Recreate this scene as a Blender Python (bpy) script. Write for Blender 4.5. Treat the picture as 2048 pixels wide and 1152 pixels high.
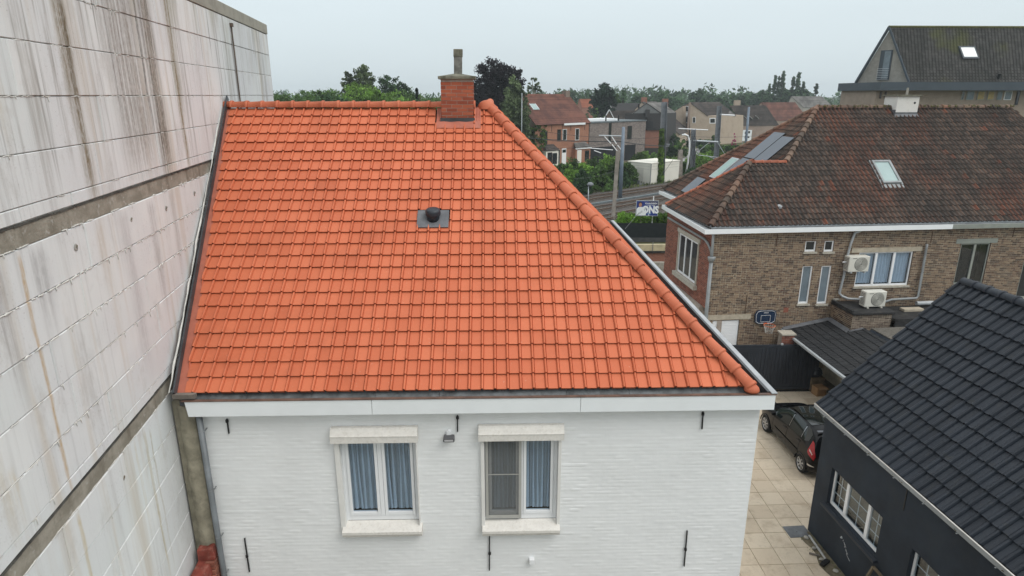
import bpy, math, random
from math import sin, cos, pi, radians, atan, tan, sqrt, exp, floor
from mathutils import Vector, Matrix
random.seed(7)
S = bpy.context.scene
for _o in list(bpy.data.objects): bpy.data.objects.remove(_o)

# ---------------------------------------------------------------- camera
FPX, HOR, CAMZ = 1274.0, 190.0, 11.5
PITCH = atan((576 - HOR) / FPX)
cam = bpy.data.cameras.new('camera'); cam.sensor_width = 36; cam.lens = 36 * FPX / 2048
cam.clip_start = .1; cam.clip_end = 4000
camo = bpy.data.objects.new('camera', cam); S.collection.objects.link(camo)
camo.location = (0, 0, CAMZ); camo.rotation_euler = (pi / 2 - PITCH, 0, 0)
S.camera = camo
# ---------------------------------------------------------------- world: pale overcast sky, brighter overhead
wd = bpy.data.worlds.new('World'); S.world = wd; wd.use_nodes = True
nt = wd.node_tree; nt.nodes.clear()
n_out = nt.nodes.new('ShaderNodeOutputWorld'); n_bg = nt.nodes.new('ShaderNodeBackground')
n_sky = nt.nodes.new('ShaderNodeTexSky'); n_sky.sky_type = 'NISHITA'; n_sky.sun_disc = False
SUN_EL, SUN_AZ = radians(52), radians(126)
n_sky.sun_elevation = SUN_EL; n_sky.sun_rotation = SUN_AZ; n_sky.dust_density = 4
n_tc = nt.nodes.new('ShaderNodeTexCoord'); n_sep = nt.nodes.new('ShaderNodeSeparateXYZ')
nt.links.new(n_tc.outputs['Generated'], n_sep.inputs[0])
n_ramp = nt.nodes.new('ShaderNodeValToRGB')
e = n_ramp.color_ramp.elements
e[0].position = 0.0; e[0].color = (.65, .735, .77, 1)
e[1].position = 1.0; e[1].color = (1.30, 1.33, 1.34, 1)
x = n_ramp.color_ramp.elements.new(.14); x.color = (.735, .83, .87, 1)
nt.links.new(n_sep.outputs[2], n_ramp.inputs[0])
n_cl = nt.nodes.new('ShaderNodeTexNoise'); n_cl.inputs['Scale'].default_value = 2.2; n_cl.inputs['Detail'].default_value = 4
n_map = nt.nodes.new('ShaderNodeMapping'); n_map.inputs['Scale'].default_value = (1, 1, 4)
nt.links.new(n_tc.outputs['Generated'], n_map.inputs[0]); nt.links.new(n_map.outputs[0], n_cl.inputs['Vector'])
n_mr = nt.nodes.new('ShaderNodeMapRange'); n_mr.inputs[3].default_value = .93; n_mr.inputs[4].default_value = 1.07
nt.links.new(n_cl.outputs[0], n_mr.inputs[0])
n_mul = nt.nodes.new('ShaderNodeVectorMath'); n_mul.operation = 'SCALE'
nt.links.new(n_ramp.outputs[0], n_mul.inputs[0]); nt.links.new(n_mr.outputs[0], n_mul.inputs['Scale'])
n_sc = nt.nodes.new('ShaderNodeVectorMath'); n_sc.operation = 'SCALE'; n_sc.inputs['Scale'].default_value = .008
nt.links.new(n_sky.outputs[0], n_sc.inputs[0])
n_add = nt.nodes.new('ShaderNodeVectorMath'); n_add.operation = 'ADD'
nt.links.new(n_mul.outputs[0], n_add.inputs[0]); nt.links.new(n_sc.outputs[0], n_add.inputs[1])
nt.links.new(n_add.outputs[0], n_bg.inputs[0]); n_bg.inputs[1].default_value = 1.0
nt.links.new(n_bg.outputs[0], n_out.inputs[0])
# ---------------------------------------------------------------- sun behind thick cloud
sl = bpy.data.lights.new('sun', 'SUN'); sl.energy = 1.5; sl.angle = radians(35); sl.color = (1, .97, .93)
so = bpy.data.objects.new('sun', sl); S.collection.objects.link(so)
_sd = Vector((sin(SUN_AZ) * cos(SUN_EL), cos(SUN_AZ) * cos(SUN_EL), sin(SUN_EL)))
so.rotation_euler = _sd.to_track_quat('Z', 'Y').to_euler()
vs = S.view_settings; vs.view_transform = 'Standard'; vs.look = 'None'; vs.exposure = 0.0; vs.gamma = 1.0; vs.use_curve_mapping = False
S.cycles.max_bounces = 6; S.cycles.diffuse_bounces = 3; S.cycles.glossy_bounces = 3; S.cycles.transmission_bounces = 4
S.cycles.transparent_max_bounces = 12; S.cycles.volume_bounces = 0; S.cycles.caustics_reflective = False; S.cycles.caustics_refractive = False
S.cycles.use_denoising = True

# ---------------------------------------------------------------- survey helpers: photo pixel -> real place at a known plane
_fw = Vector((0, cos(PITCH), -sin(PITCH))); _up = Vector((0, sin(PITCH), cos(PITCH))); _rt = Vector((1, 0, 0)); _C = Vector((0, 0, CAMZ))
def ray(u, v): return _rt * ((u - 1024) / FPX) + _up * ((576 - v) / FPX) + _fw
def atZ(u, v, z=0.0): d = ray(u, v); return _C + d * ((z - CAMZ) / d.z)
def atY(u, v, y): d = ray(u, v); return _C + d * (y / d.y)

# ---------------------------------------------------------------- mesh collector
class MB:
    def __init__(s): s.v = []; s.f = []; s.m = []; s.r = []; s.cur = 0; s.rnd = 0.0
    def pts(s, L): b = len(s.v); s.v.extend([tuple(p) for p in L]); return b
    def face(s, idx): s.f.append(tuple(idx)); s.m.append(s.cur); s.r.append(s.rnd)
    def poly(s, L): b = s.pts(L); s.face(range(b, b + len(L)))
    def box(s, x0, x1, y0, y1, z0, z1, skip=''):
        b = s.pts([(x0,y0,z0),(x1,y0,z0),(x1,y1,z0),(x0,y1,z0),(x0,y0,z1),(x1,y0,z1),(x1,y1,z1),(x0,y1,z1)])
        F = {'b':(0,3,2,1),'t':(4,5,6,7),'f':(0,1,5,4),'r':(1,2,6,5),'k':(2,3,7,6),'l':(3,0,4,7)}
        for k, q in F.items():
            if k not in skip: s.face([b + i for i in q])
        return s
    def obox(s, c, ax, ay, az):
        c, ax, ay, az = Vector(c), Vector(ax), Vector(ay), Vector(az)
        P = [c + ax*i + ay*j + az*k for k in (-1,1) for (i,j) in ((-1,-1),(1,-1),(1,1),(-1,1))]
        b = s.pts(P)
        for q in ((0,3,2,1),(4,5,6,7),(0,1,5,4),(1,2,6,5),(2,3,7,6),(3,0,4,7)): s.face([b + i for i in q])
        return s
    def beam(s, p0, p1, w, h=None, up=(0,0,1)):
        p0, p1 = Vector(p0), Vector(p1); d = p1 - p0; L = d.length; d.normalize(); up = Vector(up)
        sd = d.cross(up)
        if sd.length < 1e-4: sd = d.cross(Vector((1,0,0)))
        sd.normalize(); u2 = sd.cross(d)
        return s.obox((p0+p1)/2, d*L/2, sd*w/2, u2*(h or w)/2)
    def tube(s, P, r, n=8, cap=True):
        P = [Vector(p) for p in P]; R = r if isinstance(r, (list, tuple)) else [r]*len(P); prev = None; rings = []
        for i, p in enumerate(P):
            d = (P[min(i+1,len(P)-1)] - P[max(i-1,0)]).normalized()
            a = d.orthogonal().normalized() if prev is None else (prev - d*prev.dot(d)).normalized()
            prev = a; b2 = d.cross(a)
            rings.append(s.pts([p + (a*cos(2*pi*k/n) + b2*sin(2*pi*k/n))*R[i] for k in range(n)]))
        for i in range(len(P)-1):
            for k in range(n):
                s.face([rings[i]+k, rings[i]+(k+1)%n, rings[i+1]+(k+1)%n, rings[i+1]+k])
        if cap:
            s.face([rings[0]+k for k in reversed(range(n))]); s.face([rings[-1]+k for k in range(n)])
        return s
    def lathe(s, c, prof, n=16):
        c = Vector(c); rings = [s.pts([c + Vector((r*cos(2*pi*k/n), r*sin(2*pi*k/n), z)) for k in range(n)]) for r, z in prof]
        for i in range(len(prof)-1):
            for k in range(n): s.face([rings[i]+k, rings[i]+(k+1)%n, rings[i+1]+(k+1)%n, rings[i+1]+k])
        s.face([rings[0]+k for k in reversed(range(n))]); s.face([rings[-1]+k for k in range(n)])
        return s
    def prism(s, L2, f0, f1):   # L2: 2D outline; f0,f1 map (a,b)->3D for the two ends
        n = len(L2); b0 = s.pts([f0(a,b) for a,b in L2]); b1 = s.pts([f1(a,b) for a,b in L2])
        s.face([b0+i for i in reversed(range(n))]); s.face([b1+i for i in range(n)])
        for i in range(n): j=(i+1)%n; s.face([b0+i,b0+j,b1+j,b1+i])
        return s
    def add(s, verts, faces, M=None, mats=None):
        b = s.pts([M @ Vector(v) for v in verts] if M else verts)
        for k, f in enumerate(faces):
            if mats: s.cur = mats[k]
            s.face([b+i for i in f])
        if mats: s.cur = 0
        return s
    def mesh(s, name, mats, smooth=False):
        me = bpy.data.meshes.new(name); me.from_pydata(s.v, [], s.f)
        for m in (mats if isinstance(mats, (list, tuple)) else [mats]): me.materials.append(MT[m])
        if any(s.m): me.polygons.foreach_set('material_index', s.m)
        if any(s.r):
            a = me.attributes.new('rnd', 'FLOAT', 'FACE'); a.data.foreach_set('value', s.r)
        if smooth: me.polygons.foreach_set('use_smooth', [True]*len(s.f))
        me.update(); return me
    def build(s, name, mats, parent=None, smooth=False, bevel=0, kind=None):
        o = obj(name, s.mesh(name, mats, smooth), parent)
        if bevel:
            b = o.modifiers.new('bevel', 'BEVEL'); b.width = bevel; b.segments = 2; b.limit_method = 'ANGLE'; b.harden_normals = False
        if kind: o['kind'] = kind
        return o
def obj(name, me, parent=None, M=None):
    o = bpy.data.objects.new(name, me); S.collection.objects.link(o)
    if parent: o.parent = parent
    if M is not None: o.matrix_local = M
    return o
def tag(o, label, cat, group=None):
    o['label'] = label; o['category'] = cat
    if group: o['group'] = group
    return o
def thing(name, label, cat, loc=(0,0,0), rz=0.0, group=None):
    o = obj(name, None); o.location = loc; o.rotation_euler = (0,0,radians(rz)); o.empty_display_size = .2
    return tag(o, label, cat, group)
def struct(o): o['kind'] = 'structure'; return o
def bx(name, mat, parent, x0, x1, y0, y1, z0, z1, bevel=0): return MB().box(x0,x1,y0,y1,z0,z1).build(name, mat, parent, bevel=bevel)
def copy_tree(o, parent=None):
    c = o.copy(); S.collection.objects.link(c); c.parent = parent
    for ch in list(o.children): copy_tree(ch, c)
    return c
def text_mesh(txt, size, bold=.0, ext=.002):
    cu = bpy.data.curves.new('txt', 'FONT'); cu.body = txt; cu.size = size; cu.extrude = ext; cu.offset = bold; cu.align_x = 'CENTER'; cu.align_y = 'CENTER'
    cu.resolution_u = 3
    o = bpy.data.objects.new('txt', cu); S.collection.objects.link(o); bpy.context.view_layer.update()
    me = bpy.data.meshes.new_from_object(o.evaluated_get(bpy.context.evaluated_depsgraph_get()))
    bpy.data.objects.remove(o); return me

# ---------------------------------------------------------------- materials
MT = {}
class NB:
    def __init__(s, name):
        s.mat = bpy.data.materials.new(name); s.mat.use_nodes = True; s.t = s.mat.node_tree
        s.p = s.t.nodes['Principled BSDF']; MT[name] = s.mat
        s.geo = s.t.nodes.new('ShaderNodeNewGeometry').outputs['Position']
    def n(s, t, **k):
        x = s.t.nodes.new(t)
        for a, b in k.items(): setattr(x, a, b)
        return x
    def L(s, a, b): s.t.links.new(a, b)
    def val(s, inp, v):
        if hasattr(v, 'is_linked') or hasattr(v, 'links'): s.L(v, inp)
        else: inp.default_value = v
    def math(s, op, a, b=0.0, c=None, clamp=False):
        x = s.n('ShaderNodeMath', operation=op, use_clamp=clamp); s.val(x.inputs[0], a); s.val(x.inputs[1], b)
        if c is not None: s.val(x.inputs[2], c)
        return x.outputs[0]
    def noise(s, scale, detail=4, vec=None, sc3=None, rough=.6):
        x = s.n('ShaderNodeTexNoise'); x.inputs['Scale'].default_value = scale; x.inputs['Detail'].default_value = detail; x.inputs['Roughness'].default_value = rough
        v = vec or s.geo
        if sc3:
            m = s.n('ShaderNodeMapping'); m.inputs['Scale'].default_value = sc3; s.L(v, m.inputs[0]); v = m.outputs[0]
        s.L(v, x.inputs['Vector']); return x.outputs[0]
    def ramp(s, fac, stops):
        x = s.n('ShaderNodeValToRGB'); e = x.color_ramp.elements
        while len(e) < len(stops): e.new(.5)
        for k, (p, c) in enumerate(stops):
            e[k].position = p; e[k].color = (c, c, c, 1) if isinstance(c, (int, float)) else (*c, 1)
        s.L(fac, x.inputs[0]); return x.outputs[0]
    def mix(s, fac, a, b, mode='MIX'):
        x = s.n('ShaderNodeMix', data_type='RGBA', blend_type=mode); s.val(x.inputs[0], fac)
        for i, c in ((6, a), (7, b)):
            if isinstance(c, tuple): x.inputs[i].default_value = (*c, 1)
            else: s.L(c, x.inputs[i])
        return x.outputs[2]
    def mr(s, v, a, b, c=0.0, d=1.0, smooth=True):
        x = s.n('ShaderNodeMapRange', interpolation_type='SMOOTHSTEP' if smooth else 'LINEAR'); s.L(v, x.inputs[0])
        for i, q in enumerate((a, b, c, d)): x.inputs[1+i].default_value = q
        return x.outputs[0]
    def rnd(s):   # one random number per piece, whether it is its own object or part of a joined mesh
        oi = s.n('ShaderNodeObjectInfo'); at = s.n('ShaderNodeAttribute', attribute_name='rnd')
        return s.math('FRACT', s.math('ADD', oi.outputs['Random'], at.outputs['Fac']))
    def objco(s, o=None):
        x = s.n('ShaderNodeTexCoord')
        if o: x.object = o
        return x.outputs['Object']
    def bump(s, h, strength=.3, dist=.01):
        x = s.n('ShaderNodeBump'); x.inputs['Strength'].default_value = strength; x.inputs['Distance'].default_value = dist
        s.L(h, x.inputs['Height']); s.L(x.outputs[0], s.p.inputs['Normal'])
    def out(s, col=None, rough=None, spec=None, metal=None):
        if col is not None: s.val(s.p.inputs['Base Color'], (*col, 1) if isinstance(col, tuple) else col)
        if rough is not None: s.val(s.p.inputs['Roughness'], rough)
        if spec is not None: s.p.inputs['Specular IOR Level'].default_value = spec
        if metal is not None: s.p.inputs['Metallic'].default_value = metal
        return s
def mk(name, col, rough=.65, var=.12, scale=3.0, bump=0, bscale=60, spec=.35, metal=0, rv=0.0, dirt=None, dcol=(.08,.07,.055), dscale=1.5):
    b = NB(name); f = b.noise(scale, 5)
    c0 = tuple(max(0, k*(1-var)) for k in col); c1 = tuple(min(1, k*(1+var)) for k in col)
    c = b.mix(b.mr(f, .3, .7), c0, c1)
    if rv:
        r = b.rnd(); c = b.mix(1.0, c, b.ramp(r, [(0, 1-rv), (1, 1+rv*.6)]), 'MULTIPLY')
    if dirt:
        c = b.mix(b.math('MULTIPLY', b.mr(b.noise(dscale, 8, rough=.7), .48, .72), dirt), c, dcol)
    b.out(c, rough, spec, metal)
    if bump: b.bump(b.noise(bscale, 3), bump)
    return b
# --- plain materials
mk('white_paint', (.80,.81,.81), .55, .03, 1.2, bump=.12, bscale=90, dirt=.10, dcol=(.58,.58,.55), dscale=.9)
mk('white_metal', (.80,.83,.84), .35, .02, 2, dirt=.06, dcol=(.5,.5,.47), dscale=3)
mk('white_plastic', (.80,.81,.82), .4, .02, 2)
mk('grey_plastic', (.42,.42,.39), .5, .05)
mk('stone_sill', (.42,.39,.33), .8, .12, 14, bump=.25, bscale=120, dirt=.7, dcol=(.24,.21,.17), dscale=9)
mk('black_iron', (.012,.012,.013), .5, .2, 20)
mk('zinc', (.23,.245,.25), .45, .15, 2.5, spec=.5, dirt=.35, dcol=(.12,.12,.115), dscale=4)
mk('dark_zinc', (.045,.05,.055), .4, .3, 3, spec=.5, dirt=.4, dcol=(.02,.02,.02), dscale=5)
mk('zinc_light', (.36,.385,.40), .4, .12, 2.5, spec=.5, dirt=.3, dcol=(.16,.16,.155), dscale=4)
mk('copper_brown', (.13,.075,.055), .5, .3, 4, spec=.4, dirt=.4, dcol=(.05,.04,.04), dscale=6)
mk('lead', (.12,.125,.135), .55, .2, 5, bump=.2, bscale=30)
mk('red_flashing', (.40,.125,.08), .6, .15, 3, dirt=.45, dcol=(.27,.15,.12), dscale=2)
mk('concrete', (.36,.34,.30), .9, .2, 5, bump=.4, bscale=40, dirt=.6, dcol=(.12,.115,.09), dscale=3)
mk('mossy_concrete', (.16,.155,.12), .95, .3, 9, bump=.6, bscale=50, dirt=.8, dcol=(.055,.06,.03), dscale=6)
mk('mortar_rough', (.29,.265,.20), .95, .25, 6, bump=.9, bscale=18, dirt=.6, dcol=(.13,.115,.08), dscale=3)
mk('mortar', (.34,.29,.25), .95, .2, 8)
mk('mortar_tan', (.62,.57,.45), .95, .2, 3, dirt=.3, dcol=(.2,.18,.15), dscale=1)
b = mk('curtain', (.74,.76,.80), .9, .04, 3)
_tr = b.n('ShaderNodeBsdfTransparent'); _mx = b.n('ShaderNodeMixShader'); _mx.inputs[0].default_value = .62   # sheer net: doubled folds look denser
b.L(_tr.outputs[0], _mx.inputs[1]); b.L(b.p.outputs[0], _mx.inputs[2]); b.L(_mx.outputs[0], b.t.nodes['Material Output'].inputs[0])
mk('unlit_dark', (.012,.013,.016), .9, .2, 1)  # near-black colour stands in for unlit rooms and openings
mk('dark_glass', (.012,.016,.02), .06, .2, .4, spec=.8)
mk('frosted_glass', (.16,.20,.23), .25, .15, 1.2, spec=.5)
mk('skylight_glass', (.30,.40,.39), .10, .06, 1.5, spec=.9)
mk('anthracite', (.022,.027,.036), .45, .15, 2, spec=.4, dirt=.15, dcol=(.05,.05,.05), dscale=3)
mk('anthracite_render', (.020,.027,.038), .8, .25, 1.1, bump=.45, bscale=110, dirt=.45, dcol=(.034,.036,.038), dscale=1.6)
mk('black_roofing', (.02,.02,.021), .7, .4, 4, dirt=.6, dcol=(.10,.095,.08), dscale=3)
mk('gravel_roofing', (.12,.11,.095), .95, .35, 12, bump=.5, bscale=60, dirt=.5, dcol=(.05,.05,.035), dscale=3)
mk('cardboard', (.30,.18,.09), .85, .1, 4)
mk('wood_old', (.13,.10,.065), .85, .3, 6)
mk('ac_white', (.62,.61,.55), .5, .05, 3, dirt=.15, dcol=(.3,.28,.22), dscale=6)
mk('ac_grille', (.20,.20,.185), .6, .1, 9)
mk('ral_blue', (.012,.028,.062), .35, .08, 2)
mk('line_white', (.75,.75,.75), .5, .02)
mk('hoop_orange', (.62,.14,.05), .45, .1)
mk('net_white', (.55,.55,.53), .8, .1)
mk('grey_paint', (.25,.27,.245), .5, .1, 2, dirt=.3, dcol=(.3,.3,.22), dscale=4)
mk('car_black', (.003,.003,.004), .10, .05, 1, spec=.28)
mk('car_glass', (.006,.010,.010), .04, .05, 1, spec=.8)
mk('tyre', (.012,.012,.012), .85, .2, 20)
mk('alloy', (.55,.55,.56), .3, .05, 3, metal=.7)
mk('tail_red', (.34,.008,.012), .2, .1, 20, spec=.7)
mk('tail_clear', (.55,.42,.42), .2, .1, 20, spec=.7)
mk('chrome', (.6,.6,.62), .15, .05, 3, metal=1)
mk('steel_grey', (.19,.205,.225), .5, .15, 1.5, dirt=.3, dcol=(.12,.11,.10), dscale=2)
mk('galvanised', (.42,.45,.47), .45, .1, 3, metal=.3)
mk('concrete_pole', (.28,.25,.22), .9, .2, 2, dirt=.4, dcol=(.15,.13,.11))
mk('wire', (.05,.052,.055), .6, .1)
mk('rail_rust', (.10,.062,.042), .6, .3, 6)
mk('rail_top', (.33,.30,.28), .35, .15, 4, metal=.5)
mk('sleeper', (.11,.095,.08), .9, .2, 4, rv=.2)
mk('ballast', (.072,.064,.058), .95, .5, 7, bump=.8, bscale=9, dirt=.5, dcol=(.07,.06,.05), dscale=.7)
mk('cable_trough', (.12,.145,.155), .8, .25, 2, dirt=.4, dcol=(.07,.07,.065)); mk('coping_stone', (.34,.32,.27), .9, .2, 3, bump=.3, bscale=40, dirt=.55, dcol=(.19,.175,.12), dscale=3)
mk('cabin_cream', (.72,.70,.62), .6, .04, 1, dirt=.12, dcol=(.4,.36,.28), dscale=2)
mk('cabin_line', (.42,.42,.38), .6, .05)
mk('fence_dark', (.010,.014,.016), .8, .3, 4)
mk('asphalt', (.16,.16,.165), .9, .15, 1.2, dirt=.3, dcol=(.09,.09,.09))
mk('dirt_soil', (.15,.125,.085), .95, .35, 5, bump=.7, bscale=30, dirt=.5, dcol=(.06,.075,.03), dscale=3)
mk('poster_blue', (.022,.045,.22), .5, .12, 1.2)
mk('poster_dark', (.02,.02,.09), .5, .2, 1.2)
mk('poster_skin', (.42,.22,.15), .6, .15, 9)
mk('poster_hair', (.05,.03,.02), .6, .15, 9)
mk('poster_white', (.78,.80,.82), .5, .04, 4)
mk('poster_grey', (.52,.55,.57), .5, .12, 5)
mk('red_paint', (.21,.048,.034), .6, .3, 6, dirt=.35, dcol=(.40,.25,.2), dscale=9)
mk('pvc_grey', (.36,.36,.35), .5, .1, 2)
mk('bark', (.07,.055,.042), .95, .3, 8)
mk('birch_bark', (.35,.33,.30), .9, .4, 5)
def leaf(name, col, var=.55):
    b = NB(name); r = b.rnd()
    n1 = b.noise(.35, 3); c0 = tuple(k*(1-var) for k in col); c1 = tuple(k*(1+var*.8) for k in col)
    c = b.mix(b.mr(n1, .35, .65), c0, c1)
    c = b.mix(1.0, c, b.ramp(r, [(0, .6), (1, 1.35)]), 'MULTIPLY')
    b.out(c, .7, .25); b.p.inputs['Subsurface Weight'].default_value = 0
    tr = b.n('ShaderNodeBsdfTranslucent'); b.L(c, tr.inputs[0]); mx = b.n('ShaderNodeMixShader'); mx.inputs[0].default_value = .25
    b.L(b.p.outputs[0], mx.inputs[1]); b.L(tr.outputs[0], mx.inputs[2]); b.L(mx.outputs[0], b.t.nodes['Material Output'].inputs[0])
leaf('leaf_mid', (.080,.145,.038)); leaf('leaf_dark', (.042,.085,.032)); leaf('leaf_bright', (.13,.23,.04)); leaf('leaf_birch', (.105,.14,.065))
leaf('leaf_copper', (.018,.012,.017)); leaf('leaf_conifer', (.022,.045,.026)); leaf('leaf_hedge', (.14,.28,.03)); leaf('leaf_far', (.062,.115,.050)); leaf('leaf_ivy', (.085,.145,.025))
leaf('grass', (.10,.13,.035)); leaf('flower', (.35,.05,.15))
# --- glass: clear pane, a real fresnel reflection over transparency
b = NB('pane'); tr = b.n('ShaderNodeBsdfTransparent'); tr.inputs[0].default_value = (.80,.86,.90,1)
gl = b.n('ShaderNodeBsdfGlossy'); gl.inputs['Roughness'].default_value = .02
_g = b.n('ShaderNodeNewGeometry'); _d = b.n('ShaderNodeVectorMath', operation='DOT_PRODUCT'); b.L(_g.outputs['Incoming'], _d.inputs[0]); b.L(_g.outputs['Normal'], _d.inputs[1])  # pane
_s = b.math('POWER', b.math('SUBTRACT', 1.0, b.math('ABSOLUTE', _d.outputs['Value']), None, True), 4.0); _f = b.math('ADD', b.math('MULTIPLY', _s, .85), .08)   # Schlick reflection of a double pane
mx = b.n('ShaderNodeMixShader'); b.L(_f, mx.inputs[0]); b.L(tr.outputs[0], mx.inputs[1]); b.L(gl.outputs[0], mx.inputs[2])
b.L(mx.outputs[0], b.t.nodes['Material Output'].inputs[0])
b = NB('fly_mesh'); tr = b.n('ShaderNodeBsdfTransparent'); df = b.n('ShaderNodeBsdfDiffuse'); df.inputs[0].default_value = (.20,.205,.20,1)
mx = b.n('ShaderNodeMixShader'); mx.inputs[0].default_value = .38; b.L(tr.outputs[0], mx.inputs[1]); b.L(df.outputs[0], mx.inputs[2]); b.L(mx.outputs[0], b.t.nodes['Material Output'].inputs[0])
b = NB('net_mesh'); tr = b.n('ShaderNodeBsdfTransparent'); df = b.n('ShaderNodeBsdfDiffuse'); df.inputs[0].default_value = (.012,.018,.02,1)
w = b.n('ShaderNodeTexWave'); w.inputs['Scale'].default_value = 3; b.L(b.geo, w.inputs['Vector'])
mx = b.n('ShaderNodeMixShader'); mx.inputs[0].default_value = .9; b.L(tr.outputs[0], mx.inputs[1]); b.L(df.outputs[0], mx.inputs[2]); b.L(mx.outputs[0], b.t.nodes['Material Output'].inputs[0])
# --- clay roof tiles (orange, new)
def clay(name, c0, c1, stain, rough=.62, moss=None, spec=.3, fine=.25):
    b = NB(name); r = b.rnd()
    c = b.mix(r, c0, c1)
    c = b.mix(b.math('MULTIPLY', b.mr(b.noise(1.1, 4), .5, .75), .5), c, tuple(.72*k for k in c0))
    c = b.mix(b.math('MULTIPLY', b.mr(b.noise(9, 6, rough=.75), .55, .8), fine), c, stain)
    sp = b.mr(b.noise(34, 2), .70, .76); c = b.mix(b.math('MULTIPLY', sp, .35), c, (.75,.62,.5) if not moss else moss)
    b.out(c, rough, spec); b.bump(b.noise(140, 3), .12, .004); return b
clay('clay_orange', (.505,.130,.059), (.580,.162,.077), (.40,.098,.045), fine=.45)
clay('clay_cap', (.45,.122,.060), (.51,.148,.075), (.33,.10,.055), fine=.5)
clay('clay_hip_red', (.26,.085,.05), (.36,.115,.062), (.16,.07,.05), fine=.7)
def oldclay(name, lo, hi, red, redamt):
    b = NB(name); r = b.rnd()
    c = b.ramp(r, [(0, lo), (.45, tuple((a+d)/2 for a, d in zip(lo, hi))), (.8, hi), (1, tuple(k*1.25 for k in hi))])
    zone = b.mr(b.noise(.28, 3), .47, .66)            # whole areas keep more of the red clay
    r2 = b.math('FRACT', b.math('MULTIPLY', r, 7.31))
    few = b.math('MULTIPLY', b.mr(r2, .965, .985), .6)
    c = b.mix(b.math('MAXIMUM', b.math('MULTIPLY', zone, redamt), few), c, red)
    mo = b.math('MULTIPLY', b.mr(b.noise(5.5, 7, rough=.75), .50, .68), .65); c = b.mix(mo, c, (.052,.050,.040)); dk = b.math('MULTIPLY', b.mr(b.noise(.55, 5, rough=.65), .46, .64), .6); c = b.mix(dk, c, (.034,.031,.028))
    li = b.mr(b.noise(26, 2), .69, .74); c = b.mix(b.math('MULTIPLY', li, .35), c, (.24,.23,.19))
    b.out(c, .85, .25); b.bump(b.noise(60, 4), .35, .01)
oldclay('clay_pan', (.034,.030,.028), (.072,.058,.050), (.15,.055,.036), .18)
oldclay('clay_roll', (.064,.049,.041), (.115,.076,.058), (.25,.082,.045), .50)
oldclay('clay_oldcap', (.085,.065,.052), (.17,.115,.085), (.26,.11,.065), .4)
b = NB('black_tile'); r = b.rnd(); c = b.mix(r, (.011,.015,.022), (.020,.026,.036)); c = b.mix(b.math('MULTIPLY', b.mr(b.noise(4, 6), .55, .75), .5), c, (.030,.030,.026)); b.out(c, b.mr(b.noise(1.3, 5), .3, .7, .38, .62), .35); b.bump(b.noise(90, 2), .1, .003)
b = NB('slate_far'); r = b.noise(3, 3); b.out(b.mix(r, (.028,.027,.028), (.055,.052,.052)), .7, .3)
for nm, a0, a1 in (('roof_redbrown', (.10,.048,.040), (.19,.085,.062)), ('roof_orange_far', (.30,.10,.06), (.36,.14,.08)), ('roof_grey_far', (.10,.095,.09), (.20,.19,.18)), ('roof_darkbrown', (.035,.03,.028), (.075,.062,.055)), ('roof_mossy', (.05,.05,.047), (.075,.072,.068))):
    b = NB(nm); co = b.noise(.45, 6, rough=.7); rr = b.rnd()
    c = b.mix(b.mr(co, .35, .65), a0, a1); c = b.mix(1.0, c, b.ramp(rr, [(0,.75),(1,1.2)]), 'MULTIPLY')
    if nm == 'roof_mossy': c = b.mix(b.math('MULTIPLY', b.mr(b.noise(.25, 6), .50, .66), .8), c, (.085,.09,.035))
    b.out(c, .85, .25)
# --- bricks
def brickmat(name, stops, rough=.9, wear=.25, wcol=(.35,.31,.25)):
    b = NB(name); r = b.rnd(); c = b.ramp(r, stops)
    c = b.mix(b.math('MULTIPLY', b.mr(b.noise(22, 4), .5, .75), wear), c, wcol)
    c = b.mix(b.math('MULTIPLY', b.mr(b.noise(.9, 5), .52, .75), .35), c, tuple(k*.55 for k in wcol))
    b.out(c, rough, .2); b.bump(b.noise(120, 3), .3, .004)
brickmat('brick_brown', [(0,(.080,.056,.045)),(.25,(.135,.095,.070)),(.5,(.205,.142,.098)),(.8,(.265,.192,.13)),(1,(.11,.066,.052))])
brickmat('brick_red', [(0,(.17,.062,.045)),(.4,(.25,.092,.062)),(.8,(.30,.12,.08)),(1,(.13,.05,.04))])
brickmat('brick_chimney', [(0,(.25,.066,.038)),(.5,(.34,.092,.05)),(1,(.40,.118,.062))], wear=.35, wcol=(.24,.10,.07))
brickmat('brick_annex', [(0,(.10,.075,.062)),(.5,(.18,.135,.105)),(1,(.25,.20,.16))])
def farbrick(name, a, b2, mort, s=1.0):
    b = NB(name); co = b.n('ShaderNodeTexCoord').outputs['Object']
    sx = b.n('ShaderNodeSeparateXYZ'); b.L(co, sx.inputs[0])
    cb = b.n('ShaderNodeCombineXYZ'); b.L(b.math('ADD', sx.outputs[0], sx.outputs[1]), cb.inputs[0]); b.L(sx.outputs[2], cb.inputs[1])
    t = b.n('ShaderNodeTexBrick'); t.inputs['Scale'].default_value = 1; t.inputs['Brick Width'].default_value = .22*s; t.inputs['Row Height'].default_value = .075*s; t.inputs['Mortar Size'].default_value = .006*s
    for k, q in (('Color1', a), ('Color2', b2), ('Mortar', mort)): t.inputs[k].default_value = (*q, 1)
    b.L(cb.outputs[0], t.inputs['Vector'])
    c = b.mix(b.math('MULTIPLY', b.mr(b.noise(.5, 5), .45, .75), .4), t.outputs[0], tuple(k*.6 for k in a)); b.out(c, .9, .2)
farbrick('far_orange_brick', (.30,.125,.075), (.36,.165,.10), (.34,.25,.2))
farbrick('far_brown_brick', (.17,.125,.10), (.22,.165,.13), (.26,.23,.2))
farbrick('far_grey_brick', (.15,.125,.115), (.27,.225,.205), (.22,.20,.185), 1.6)
farbrick('far_beige_brick', (.36,.285,.22), (.42,.34,.265), (.40,.35,.29))
farbrick('far_red_brick', (.24,.095,.065), (.29,.125,.085), (.3,.22,.18))
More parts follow.
